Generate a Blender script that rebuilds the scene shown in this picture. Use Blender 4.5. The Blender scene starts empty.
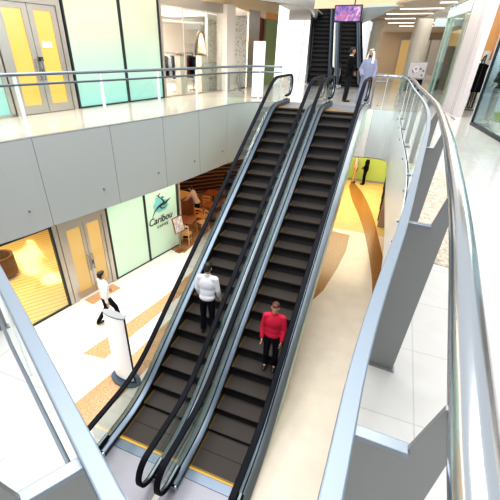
import bpy, bmesh, math, random
from mathutils import Vector, Matrix
from mathutils.geometry import tessellate_polygon
random.seed(7)
V = Vector
scene = bpy.context.scene
COL = scene.collection
H = 5.0117          # upper storey floor level
PI = math.pi

# ------------------------------------------------------------------ materials
def mat(name, col, rough=.5, metal=0., emit=None, estr=0., spec=.5, coat=0., var=0., vscale=6., bump=0., bscale=40.):
    m = bpy.data.materials.new(name); m.use_nodes = True
    nt = m.node_tree; b = nt.nodes['Principled BSDF']
    b.inputs['Base Color'].default_value = (*col, 1); b.inputs['Roughness'].default_value = rough
    b.inputs['Metallic'].default_value = metal; b.inputs['Specular IOR Level'].default_value = spec
    b.inputs['Coat Weight'].default_value = coat
    if emit:
        b.inputs['Emission Color'].default_value = (*emit, 1); b.inputs['Emission Strength'].default_value = estr
    if var or bump:
        tc = nt.nodes.new('ShaderNodeTexCoord')
    if var:
        n = nt.nodes.new('ShaderNodeTexNoise'); n.inputs['Scale'].default_value = vscale; n.inputs['Detail'].default_value = 6
        nt.links.new(tc.outputs['Object'], n.inputs['Vector'])
        r = nt.nodes.new('ShaderNodeValToRGB')
        r.color_ramp.elements[0].position = .3; r.color_ramp.elements[1].position = .7
        r.color_ramp.elements[0].color = (*[c * (1 - var) for c in col], 1)
        r.color_ramp.elements[1].color = (*[min(1, c * (1 + var)) for c in col], 1)
        nt.links.new(n.outputs['Fac'], r.inputs['Fac']); nt.links.new(r.outputs['Color'], b.inputs['Base Color'])
    if bump:
        n2 = nt.nodes.new('ShaderNodeTexNoise'); n2.inputs['Scale'].default_value = bscale
        nt.links.new(tc.outputs['Object'], n2.inputs['Vector'])
        bp = nt.nodes.new('ShaderNodeBump'); bp.inputs['Strength'].default_value = bump
        nt.links.new(n2.outputs['Fac'], bp.inputs['Height']); nt.links.new(bp.outputs['Normal'], b.inputs['Normal'])
    return m

def stripes(name, c1, c2, scale, axis='X', rough=.5, metal=0., distort=0., sharp=.45, kind='BANDS', rot=(0, 0, 0), ds=1.):
    m = mat(name, c1, rough, metal); nt = m.node_tree; b = nt.nodes['Principled BSDF']
    tc = nt.nodes.new('ShaderNodeTexCoord'); mp = nt.nodes.new('ShaderNodeMapping'); mp.inputs['Rotation'].default_value = rot
    w = nt.nodes.new('ShaderNodeTexWave'); w.wave_type = kind
    if kind == 'BANDS': w.bands_direction = axis
    w.inputs['Scale'].default_value = scale; w.inputs['Distortion'].default_value = distort; w.inputs['Detail Scale'].default_value = ds
    r = nt.nodes.new('ShaderNodeValToRGB'); r.color_ramp.elements[0].position = sharp; r.color_ramp.elements[1].position = min(1, sharp + .1)
    r.color_ramp.elements[0].color = (*c1, 1); r.color_ramp.elements[1].color = (*c2, 1)
    nt.links.new(tc.outputs['Object'], mp.inputs['Vector']); nt.links.new(mp.outputs['Vector'], w.inputs['Vector'])
    nt.links.new(w.outputs['Fac'], r.inputs['Fac']); nt.links.new(r.outputs['Color'], b.inputs['Base Color'])
    return m

def glass(name, tint, refl=.12, rough=.02):
    m = bpy.data.materials.new(name); m.use_nodes = True; nt = m.node_tree; nt.nodes.clear()
    o = nt.nodes.new('ShaderNodeOutputMaterial'); mx = nt.nodes.new('ShaderNodeMixShader')
    t = nt.nodes.new('ShaderNodeBsdfTransparent'); t.inputs['Color'].default_value = (*tint, 1)
    g = nt.nodes.new('ShaderNodeBsdfGlossy'); g.inputs['Roughness'].default_value = rough
    f = nt.nodes.new('ShaderNodeFresnel'); f.inputs['IOR'].default_value = 1.45
    mu = nt.nodes.new('ShaderNodeMath'); mu.operation = 'MULTIPLY_ADD'; mu.inputs[1].default_value = .5; mu.inputs[2].default_value = refl * .1
    nt.links.new(f.outputs['Fac'], mu.inputs[0]); nt.links.new(mu.outputs[0], mx.inputs['Fac'])
    nt.links.new(t.outputs[0], mx.inputs[1]); nt.links.new(g.outputs[0], mx.inputs[2]); nt.links.new(mx.outputs[0], o.inputs['Surface'])
    return m

def tiles(name, c1, c2, mortar, scale, rough=.15, w=.6, h=.6, msize=.004):
    m = mat(name, c1, rough); nt = m.node_tree; b = nt.nodes['Principled BSDF']
    tc = nt.nodes.new('ShaderNodeTexCoord'); br = nt.nodes.new('ShaderNodeTexBrick'); br.offset = 0
    br.inputs['Scale'].default_value = scale; br.inputs['Brick Width'].default_value = w; br.inputs['Row Height'].default_value = h
    br.inputs['Mortar Size'].default_value = msize
    br.inputs['Color1'].default_value = (*c1, 1); br.inputs['Color2'].default_value = (*c2, 1); br.inputs['Mortar'].default_value = (*mortar, 1)
    n = nt.nodes.new('ShaderNodeTexNoise'); n.inputs['Scale'].default_value = 2.2; n.inputs['Detail'].default_value = 8; n.inputs['Distortion'].default_value = 1.2
    mx = nt.nodes.new('ShaderNodeMixRGB'); mx.blend_type = 'MULTIPLY'; mx.inputs['Fac'].default_value = .22
    r = nt.nodes.new('ShaderNodeValToRGB'); r.color_ramp.elements[0].position = .35; r.color_ramp.elements[0].color = (.72, .68, .64, 1); r.color_ramp.elements[1].position = .6
    nt.links.new(tc.outputs['Object'], br.inputs['Vector']); nt.links.new(tc.outputs['Object'], n.inputs['Vector'])
    nt.links.new(n.outputs['Fac'], r.inputs['Fac']); nt.links.new(br.outputs['Color'], mx.inputs['Color1']); nt.links.new(r.outputs['Color'], mx.inputs['Color2'])
    nt.links.new(mx.outputs['Color'], b.inputs['Base Color'])
    return m

M = {}
M['floor_low'] = tiles('white marble tile', (.84, .81, .76), (.86, .83, .79), (.76, .73, .69), 1, .16, .9, .9)
M['floor_up'] = tiles('pale grey marble tile', (.63, .615, .60), (.66, .645, .63), (.52, .50, .49), 1, .12, .6, .6)
M['floor_gallery'] = tiles('beige marble tile', (.63, .56, .48), (.67, .60, .52), (.5, .44, .38), 1, .14, .6, .6)
M['tan'] = mat('tan granite', (.62, .36, .19), .25, var=.3, vscale=25)
M['brown'] = mat('brown granite', (.36, .16, .045), .25, var=.25, vscale=18)
M['cream_floor'] = mat('cream marble', (.90, .80, .68), .2, var=.05, vscale=2)
M['yellow_floor'] = mat('marble tinted by warm light', (.78, .58, .27), .2, var=.08, vscale=2)  # yellow of the warm lamp light is put into this floor colour
M['pebble'] = mat('pebble mosaic', (.55, .45, .36), .5, var=.5, vscale=30, bump=.4, bscale=45)
M['fascia'] = mat('satin grey metal panel', (.50, .52, .53), .5, .15)
M['fascia_pale'] = mat('pale blue grey panel', (.78, .83, .88), .3, .05)
M['joint'] = mat('dark joint', (.06, .065, .07), .6)
M['steel'] = mat('brushed steel', (.27, .31, .35), .36, .8, bump=.02, bscale=150)
M['steel_blue'] = mat('blue tinted steel', (.16, .20, .25), .36, .85)
M['steel_plate'] = mat('dull steel plate', (.31, .315, .32), .48, .6, bump=.03, bscale=120)
M['steel_bright'] = mat('polished steel', (.60, .63, .67), .17, 1.)
M['rail_white'] = mat('white enamelled flat bar', (.26, .31, .37), .48, .6)
M['rubber'] = mat('black rubber handrail', (.005, .006, .012), .55, spec=.15)
M['black'] = mat('black metal', (.02, .02, .022), .4)
M['skirt'] = mat('dark skirting', (.03, .028, .026), .3, .5)
M['tread'] = stripes('ribbed dark tread', (.055, .042, .035), (.032, .025, .021), 22, 'X', .6, 0.)
M['riser'] = stripes('ribbed dark riser', (.026, .023, .027), (.012, .011, .014), 22, 'X', .5, .1)
M['yellow'] = mat('yellow safety line', (.80, .48, .06), .5)
M['yellow_dim'] = mat('dim amber line', (.15, .085, .018), .6)  # darker amber for the step edges
M['ridged'] = stripes('ridged aluminium', (.38, .38, .43), (.28, .28, .33), 30, 'X', .45, .4)
M['cladding'] = mat('pale green cladding', (.46, .70, .50), .3, coat=.3)
M['glass'] = glass('clear glass', (.93, .97, .96))
M['glass_green'] = glass('greenish glass', (.90, .96, .93), .1)
M['glass_edge'] = mat('white glass edge', (.85, .93, .93), .2, emit=(.8, .9, .9), estr=.12)
def frosted(name, bot, top, z0, z1):
    m = mat(name, bot, .12, coat=.3); nt = m.node_tree; b = nt.nodes['Principled BSDF']
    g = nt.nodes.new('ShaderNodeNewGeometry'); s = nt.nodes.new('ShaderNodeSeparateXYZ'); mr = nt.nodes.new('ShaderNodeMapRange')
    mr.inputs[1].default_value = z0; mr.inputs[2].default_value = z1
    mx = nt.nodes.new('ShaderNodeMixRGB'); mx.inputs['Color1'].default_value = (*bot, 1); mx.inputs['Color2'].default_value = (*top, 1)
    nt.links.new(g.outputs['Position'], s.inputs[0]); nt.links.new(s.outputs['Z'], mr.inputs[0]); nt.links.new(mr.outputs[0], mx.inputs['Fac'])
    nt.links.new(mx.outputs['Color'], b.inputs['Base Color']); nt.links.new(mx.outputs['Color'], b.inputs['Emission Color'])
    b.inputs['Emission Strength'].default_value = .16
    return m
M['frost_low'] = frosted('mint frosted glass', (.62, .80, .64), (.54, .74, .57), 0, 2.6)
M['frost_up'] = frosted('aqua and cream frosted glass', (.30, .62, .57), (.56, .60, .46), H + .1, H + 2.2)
M['amber'] = mat('amber lit glass', (.70, .40, .10), .12, emit=(.9, .52, .13), estr=.36, coat=.5)
M['amber_pale'] = mat('pale amber lit glass', (.55, .36, .13), .12, emit=(.9, .6, .22), estr=.18, coat=.5)
M['frame'] = mat('brushed beige steel frame', (.56, .52, .48), .32, .8)
M['frame_dark'] = mat('dark frame', (.03, .04, .05), .35, .3)
M['wood_warm'] = stripes('honey wood boards', (.60, .36, .12), (.80, .56, .24), 1.6, 'X', .35, distort=.25, sharp=.12, rot=(0, 0, .55))
M['wood_floor'] = mat('honey wood floor', (.74, .46, .14), .3, var=.15, vscale=4)
M['white_panel'] = mat('glowing white for light patches', (.92, .90, .85), .4, emit=(1, .97, .9), estr=.25)  # white glow meant for light patches in the wood room; unused
M['white'] = mat('white paint', (.85, .85, .84), .5)
M['white_warm'] = mat('warm white paint', (.84, .78, .72), .55)
M['daylight'] = mat('white glow for overexposed daylight', (.9, .9, .9), .4, emit=(1, .99, .97), estr=.95)  # emission stands in for overexposed daylight
M['cream'] = mat('cream bulkhead', (.86, .68, .46), .45)
M['beige_ceil'] = mat('beige ceiling', (.56, .46, .36), .6)
M['grey_ceil'] = stripes('grey slatted ceiling', (.62, .58, .54), (.40, .37, .34), .55, 'Y', .6, sharp=.6)
M['soffit_blue'] = mat('pale blue soffit', (.55, .68, .74), .4)
M['white_ceil'] = mat('white plaster ceiling', (.82, .82, .80), .6)
M['strip'] = mat('light strip', (1, 1, 1), .5, emit=(1, .96, .88), estr=1.8)
M['column'] = mat('pale stone column', (.66, .63, .57), .5)
M['pink_wall'] = mat('dusty pink wall', (.55, .42, .36), .5)
M['mirror'] = mat('mirror glass', (.85, .82, .80), .12, .7)
M['glass_rim'] = mat('pale green glass rim', (.42, .58, .54), .2, .2)
M['panel_mauve'] = mat('pale mauve white panel', (.70, .66, .69), .4)
M['white_bright'] = mat('white panel with added glow', (.95, .95, .94), .4, emit=(1, 1, 1), estr=.12)  # whitened, with slight emission in place of light on the far fascia
M['lime'] = mat('lime green wall', (.52, .72, .24), .5)
M['pale_blue'] = mat('pale blue display wall', (.58, .68, .78), .5)
M['orange'] = mat('orange panel', (.80, .36, .12), .5)
M['burgundy'] = mat('burgundy panel', (.16, .02, .02), .4)
M['olive'] = mat('olive green panel', (.26, .30, .13), .4)
M['skin'] = mat('skin', (.55, .31, .20), .5)
M['skin_dark'] = mat('brown skin', (.40, .21, .12), .5)
M['hair'] = mat('black hair', (.014, .011, .010), .5)
M['hair_brown'] = mat('reddish brown hair', (.10, .035, .018), .55)
M['shirt'] = mat('white shirt cloth', (.82, .83, .90), .8, bump=.25, bscale=18)
M['red'] = mat('crimson knit', (.62, .012, .06), .8, bump=.25, bscale=18)
M['navy'] = mat('dark navy cloth', (.008, .009, .017), .9, spec=.2)
M['suit'] = mat('black suit cloth', (.004, .0045, .006), .9, spec=.2)
M['grey_trouser'] = mat('dark grey trousers', (.014, .016, .022), .9, spec=.2)
M['robe'] = mat('pale lavender robe', (.24, .265, .39), .85, bump=.2, bscale=12)
M['robe_white'] = mat('white cotton', (.86, .84, .84), .8)
M['pinkshirt'] = mat('pale pink shirt', (.75, .52, .46), .8)
M['brown_wood'] = mat('reddish brown wood', (.28, .085, .03), .4, var=.2, vscale=8)
M['light_wood'] = mat('light oak wood', (.66, .40, .17), .45, var=.15, vscale=8)
M['teal'] = mat('teal paint', (.20, .58, .58), .5)
M['ink'] = mat('dark brown ink', (.035, .02, .02), .5)
M['redink'] = mat('dark red ink', (.25, .03, .03), .5)
M['totem_white'] = mat('directory panel with added glow', (.90, .90, .92), .3, emit=(1, 1, 1), estr=.22)  # emission added because the front receives little light
M['slate'] = mat('slate blue base', (.06, .10, .16), .4)
M['poster'] = mat('pale printed poster', (.70, .62, .60), .4, var=.4, vscale=7)
M['grey_mid'] = mat('mid grey', (.35, .36, .38), .6)
M['gold'] = None
def dots(name, base, dot, scale, thr):
    m = mat(name, base, .35); nt = m.node_tree; b = nt.nodes['Principled BSDF']
    tc = nt.nodes.new('ShaderNodeTexCoord'); v = nt.nodes.new('ShaderNodeTexVoronoi'); v.inputs['Scale'].default_value = scale
    r = nt.nodes.new('ShaderNodeValToRGB'); r.color_ramp.interpolation = 'CONSTANT'; r.color_ramp.elements[0].color = (*dot, 1)
    r.color_ramp.elements[1].position = thr; r.color_ramp.elements[1].color = (*base, 1)
    nt.links.new(tc.outputs['Object'], v.inputs['Vector']); nt.links.new(v.outputs['Distance'], r.inputs['Fac']); nt.links.new(r.outputs['Color'], b.inputs['Base Color'])
    return m
M['gold'] = dots('gold speckled screen', (.82, .77, .70), (.42, .30, .14), 9, .30)
def screen_mat():
    m = mat('lit television picture', (.1, .1, .2), .2); nt = m.node_tree; b = nt.nodes['Principled BSDF']
    tc = nt.nodes.new('ShaderNodeTexCoord'); n = nt.nodes.new('ShaderNodeTexNoise'); n.inputs['Scale'].default_value = 4; n.inputs['Distortion'].default_value = 1.5
    r = nt.nodes.new('ShaderNodeValToRGB'); e = r.color_ramp.elements
    e[0].position = .3; e[0].color = (.03, .04, .16, 1); e[1].position = .75; e[1].color = (.75, .6, .9, 1)
    x = e.new(.45); x.color = (.2, .16, .5, 1); x = e.new(.55); x.color = (.5, .15, .2, 1); x = e.new(.62); x.color = (.3, .3, .65, 1)
    nt.links.new(tc.outputs['Object'], n.inputs['Vector']); nt.links.new(n.outputs['Fac'], r.inputs['Fac'])
    nt.links.new(r.outputs['Color'], b.inputs['Base Color']); nt.links.new(r.outputs['Color'], b.inputs['Emission Color']); b.inputs['Emission Strength'].default_value = .25
    return m
M['screen'] = screen_mat()
M['cafe_wall'] = stripes('dark wall of wavy amber slats', (.020, .010, .008), (.36, .13, .04), 1.6, 'Z', .5, distort=2.2, sharp=.72, ds=.6)

# ------------------------------------------------------------------ mesh builder
class MB:
    def __init__(s): s.v = []; s.f = []; s.m = []; s.cur = 0
    def add(s, vs, fs, mi=None):
        n = len(s.v); s.v += [tuple(v) for v in vs]
        for f in fs: s.f.append(tuple(i + n for i in f)); s.m.append(s.cur if mi is None else mi)
        return s
    def box(s, c, d, rz=0., mi=None, R=None):
        hx, hy, hz = d[0] / 2, d[1] / 2, d[2] / 2; vs = []
        R = R or Matrix.Rotation(rz, 3, 'Z')
        for z in (-hz, hz):
            for x, y in ((-hx, -hy), (hx, -hy), (hx, hy), (-hx, hy)): vs.append(R @ V((x, y, z)) + V(c))
        return s.add(vs, [(3, 2, 1, 0), (4, 5, 6, 7), (0, 1, 5, 4), (1, 2, 6, 5), (2, 3, 7, 6), (3, 0, 4, 7)], mi)
    def beam(s, a, b, w, h, mi=None, up=V((0, 0, 1))):
        a, b = V(a), V(b); d = (b - a); L = d.length; d.normalize()
        x = d.cross(up)
        if x.length < 1e-4: x = V((1, 0, 0))
        x.normalize(); z = x.cross(d)
        R = Matrix((x, d, z)).transposed()
        return s.box((a + b) / 2, (w, L, h), R=R, mi=mi)
    def tube(s, pts, r, seg=10, mi=None, caps=True):
        pts = [V(p) for p in pts]; rs = r if isinstance(r, (list, tuple)) else [r] * len(pts)
        rings = []; px = None
        for i, p in enumerate(pts):
            t = (pts[min(i + 1, len(pts) - 1)] - pts[max(i - 1, 0)]).normalized()
            if px is None:
                px = t.cross(V((0, 0, 1)))
                if px.length < 1e-3: px = V((1, 0, 0))
            px = (px - t * px.dot(t)).normalized(); py = t.cross(px)
            rings.append([p + (px * math.cos(2 * PI * k / seg) + py * math.sin(2 * PI * k / seg)) * rs[i] for k in range(seg)])
        vs = [v for rg in rings for v in rg]; fs = []
        for i in range(len(pts) - 1):
            for k in range(seg):
                a = i * seg + k; b = i * seg + (k + 1) % seg
                fs.append((a, b, b + seg, a + seg))
        if caps: fs += [tuple(reversed(range(seg))), tuple(range((len(pts) - 1) * seg, len(pts) * seg))]
        return s.add(vs, fs, mi)
    def sweepyz(s, path, prof, mi=None, caps=True, x0=0.):
        """sweep a closed profile (u sideways, v outward) along a path of (y, z)"""
        n = len(prof); vs = []; fs = []
        for i, (y, z) in enumerate(path):
            a = path[max(i - 1, 0)]; b = path[min(i + 1, len(path) - 1)]
            t = V((b[0] - a[0], b[1] - a[1])).normalized()
            for u, v in prof: vs.append((x0 + u, y - t[1] * v, z + t[0] * v))
        for i in range(len(path) - 1):
            for k in range(n):
                a = i * n + k; b = i * n + (k + 1) % n
                fs.append((a, b, b + n, a + n))
        if caps: fs += [tuple(reversed(range(n))), tuple(range((len(path) - 1) * n, len(path) * n))]
        return s.add(vs, fs, mi)
    def prism(s, poly, z0, z1, mi=None):
        tri = tessellate_polygon([[V((p[0], p[1], 0)) for p in poly]]); n = len(poly)
        vs = [(p[0], p[1], z0) for p in poly] + [(p[0], p[1], z1) for p in poly]
        fs = [t[::-1] for t in tri] + [tuple(i + n for i in t) for t in tri] + [(i, (i + 1) % n, (i + 1) % n + n, i + n) for i in range(n)]
        return s.add(vs, fs, mi)
    def extrude(s, poly3, vec, mi=None):
        """planar polygon of 3d points pushed along vec"""
        tri = tessellate_polygon([[V(p) for p in poly3]]); n = len(poly3); vec = V(vec)
        vs = [V(p) for p in poly3] + [V(p) + vec for p in poly3]
        fs = [tuple(t) for t in tri] + [tuple(i + n for i in reversed(t)) for t in tri] + [(i, (i + 1) % n, (i + 1) % n + n, i + n) for i in range(n)]
        return s.add(vs, fs, mi)
    def ellip(s, c, r, seg=16, rings=10, R=None, mi=None):
        c = V(c); vs = [V((0, 0, -1))]; fs = []
        for i in range(1, rings):
            th = -PI / 2 + PI * i / rings
            for k in range(seg): vs.append(V((math.cos(th) * math.cos(2 * PI * k / seg), math.cos(th) * math.sin(2 * PI * k / seg), math.sin(th))))
        vs.append(V((0, 0, 1))); top = len(vs) - 1
        for k in range(seg):
            fs.append((0, 1 + (k + 1) % seg, 1 + k)); fs.append((top, top - seg + k, top - seg + (k + 1) % seg))
        for i in range(rings - 2):
            for k in range(seg):
                a = 1 + i * seg + k; b = 1 + i * seg + (k + 1) % seg
                fs.append((a, b, b + seg, a + seg))
        out = []
        for v in vs:
            p = V((v.x * r[0], v.y * r[1], v.z * r[2]))
            if R: p = R @ p
            out.append(c + p)
        return s.add(out, fs, mi)
    def loft(s, secs, seg=20, mi=None):
        """secs: (cx, cy, z, rx, ry)"""
        vs = []; fs = []
        for cx, cy, z, rx, ry in secs:
            for k in range(seg): vs.append((cx + rx * math.cos(2 * PI * k / seg), cy + ry * math.sin(2 * PI * k / seg), z))
        for i in range(len(secs) - 1):
            for k in range(seg):
                a = i * seg + k; b = i * seg + (k + 1) % seg
                fs.append((a, b, b + seg, a + seg))
        fs += [tuple(reversed(range(seg))), tuple(range((len(secs) - 1) * seg, len(secs) * seg))]
        return s.add(vs, fs, mi)
    def limb(s, a, b, ra, rb, seg=12):
        a, b = V(a), V(b)
        s.tube([a, a.lerp(b, .5), b], [ra, (ra + rb) / 2, rb], seg); s.ellip(a, (ra,) * 3, 12, 8); s.ellip(b, (rb,) * 3, 12, 8)
        return s
    def mesh(s, name, mats):
        me = bpy.data.meshes.new(name); me.from_pydata(s.v, [], s.f)
        for m in (mats if isinstance(mats, (list, tuple)) else [mats]): me.materials.append(m)
        me.polygons.foreach_set('material_index', s.m); me.update()
        bm = bmesh.new(); bm.from_mesh(me); bmesh.ops.recalc_face_normals(bm, faces=bm.faces); bm.to_mesh(me); bm.free()
        return me
    def build(s, name, mats, parent=None, smooth=False, bevel=0., loc=None):
        me = s.mesh(name, mats)
        o = bpy.data.objects.new(name, me); COL.objects.link(o)
        if loc is not None:
            o.location = loc; me.transform(Matrix.Translation(-V(loc)))
        if parent is not None:
            o.parent = parent
            w = parent.location if parent.parent is None else parent.location + parent.parent.location
            if parent.get('_world'): me.transform(Matrix.Translation(-w)); 
        if smooth:
            me.polygons.foreach_set('use_smooth', [True] * len(me.polygons))
            try: me.set_sharp_from_angle(angle=math.radians(42))
            except Exception: pass
        if bevel:
            b = o.modifiers.new('edge', 'BEVEL'); b.width = bevel; b.segments = 2; b.limit_method = 'ANGLE'; b.angle_limit = math.radians(40)
        return o

def tag(o, label=None, cat=None, group=None, kind=None):
    if label: o['label'] = label
    if cat: o['category'] = cat
    if group: o['group'] = group
    if kind: o['kind'] = kind
    return o
WORLD = set()
def thing(name, loc=(0, 0, 0), label=None, cat=None, group=None, rz=0., kind=None):
    o = bpy.data.objects.new(name, None); COL.objects.link(o); o.location = loc; o.rotation_euler.z = rz; o.empty_display_size = .1
    return tag(o, label, cat, group, kind)
def local(mb, root):
    """world built mesh -> the frame of an unrotated root"""
    l = V(root.location)
    mb.v = [tuple(V(v) - l) for v in mb.v]; return mb
def struct(mb, name, m, parent=None, label=None, **k):
    o = mb.build(name, m, parent, **k)
    if parent is None: o['kind'] = 'structure'
    if label: o['label'] = label
    return o
def copy_tree(o, parent=None):
    c = o.copy(); COL.objects.link(c)
    if parent is not None: c.parent = parent
    for ch in o.children: copy_tree(ch, c)
    return c
def remesh(mb, name, m, parent, voxel, smooth=6, fac=.5):
    me = mb.mesh(name + '_src', m); o = bpy.data.objects.new(name + '_src', me); COL.objects.link(o)
    r = o.modifiers.new('r', 'REMESH'); r.mode = 'VOXEL'; r.voxel_size = voxel; r.use_smooth_shade = True
    if smooth:
        q = o.modifiers.new('s', 'SMOOTH'); q.iterations = smooth; q.factor = fac
    dg = bpy.context.evaluated_depsgraph_get(); dg.update()
    ne = bpy.data.meshes.new_from_object(o.evaluated_get(dg)); bpy.data.objects.remove(o); bpy.data.meshes.remove(me)
    ne.name = name
    if not ne.materials: ne.materials.append(m)
    ne.polygons.foreach_set('use_smooth', [True] * len(ne.polygons))
    n = bpy.data.objects.new(name, ne); COL.objects.link(n); n.parent = parent
    return n
def spline(pts, n=8):
    """Catmull-Rom through 2d or 3d points"""
    P = [V(p) for p in pts]; out = []
    for i in range(len(P) - 1):
        p0 = P[max(i - 1, 0)]; p1 = P[i]; p2 = P[i + 1]; p3 = P[min(i + 2, len(P) - 1)]
        for k in range(n):
            t = k / n
            out.append(.5 * ((2 * p1) + (p2 - p0) * t + (2 * p0 - 5 * p1 + 4 * p2 - p3) * t * t + (3 * p1 - p0 - 3 * p2 + p3) * t ** 3))
    out.append(P[-1]); return out
def resample(pts, step):
    out = [pts[0]]; acc = 0
    for a, b in zip(pts, pts[1:]):
        L = (b - a).length; d = step - acc
        while d <= L + 1e-9: out.append(a.lerp(b, d / L if L else 0)); d += step
        acc = (acc + L) % step
    return out
def seg_between(pts, i0, i1): return pts[i0:i1 + 1]

# ------------------------------------------------------------------ plan curves
LEFT = spline([V(p) for p in [(-4.75, -1.6), (-4.42, .2), (-3.95, 1.9), (-3.81, 2.56), (-3.3, 4.45), (-2.83, 6.3), (-2.5, 8.1), (-2.24, 9.7), (-1.9, 10.6), (-1.45, 11.05), (-.86, 11.2)]], 6)
RIGHT = spline([V(p) for p in [(3.2, -2.97), (3.26, -2.33), (3.30, -1.43), (3.37, -.53), (3.46, .5), (3.53, 1.4), (3.58, 2.7), (3.57, 4.2), (3.46, 6.8), (3.40, 9.0), (3.35, 10.5), (3.26, 11.0), (3.0, 11.19), (2.5, 11.2)]], 6)
RAIL3 = spline([V(p) for p in [(3.36, -3.25, 1.10), (3.379, -2.887, 1.10), (3.398, -2.645, 1.10), (3.476, -1.707, 1.10), (3.548, -.60, 1.085), (3.606, .43, 1.07), (3.681, 2.47, 1.04), (3.678, 3.97, 1.02), (3.577, 6.78, 1.0), (3.52, 8.8, 1.0), (3.42, 10.4, 1.0), (3.2, 11.2, 1.0), (2.9, 11.4, 1.0), (2.6, 11.4, 1.0)]], 6)
RAIL = [V((p.x, p.y)) for p in RAIL3]
NEAR = [V((3.2, -2.97)), V((2.31, -2.68)), V((1.6, -2.31)), V((.39, -1.68)), V((-1.5, -1.05)), V((-3.2, -1.2)), V((-4.75, -1.6))]
VOID = list(RIGHT) + [V((2.3, 11.2)), V((-.8, 11.2))] + list(reversed(LEFT)) + list(reversed(NEAR))[1:-1]

def holed(outer, hole, z, name, m, flip=False):
    loops = [[V((p[0], p[1], 0)) for p in outer], [V((p[0], p[1], 0)) for p in hole]]
    tri = tessellate_polygon(loops); vs = [(p.x, p.y, z) for l in loops for p in l]
    mb = MB(); mb.add(vs, [tuple(t) for t in tri]); return mb

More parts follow.
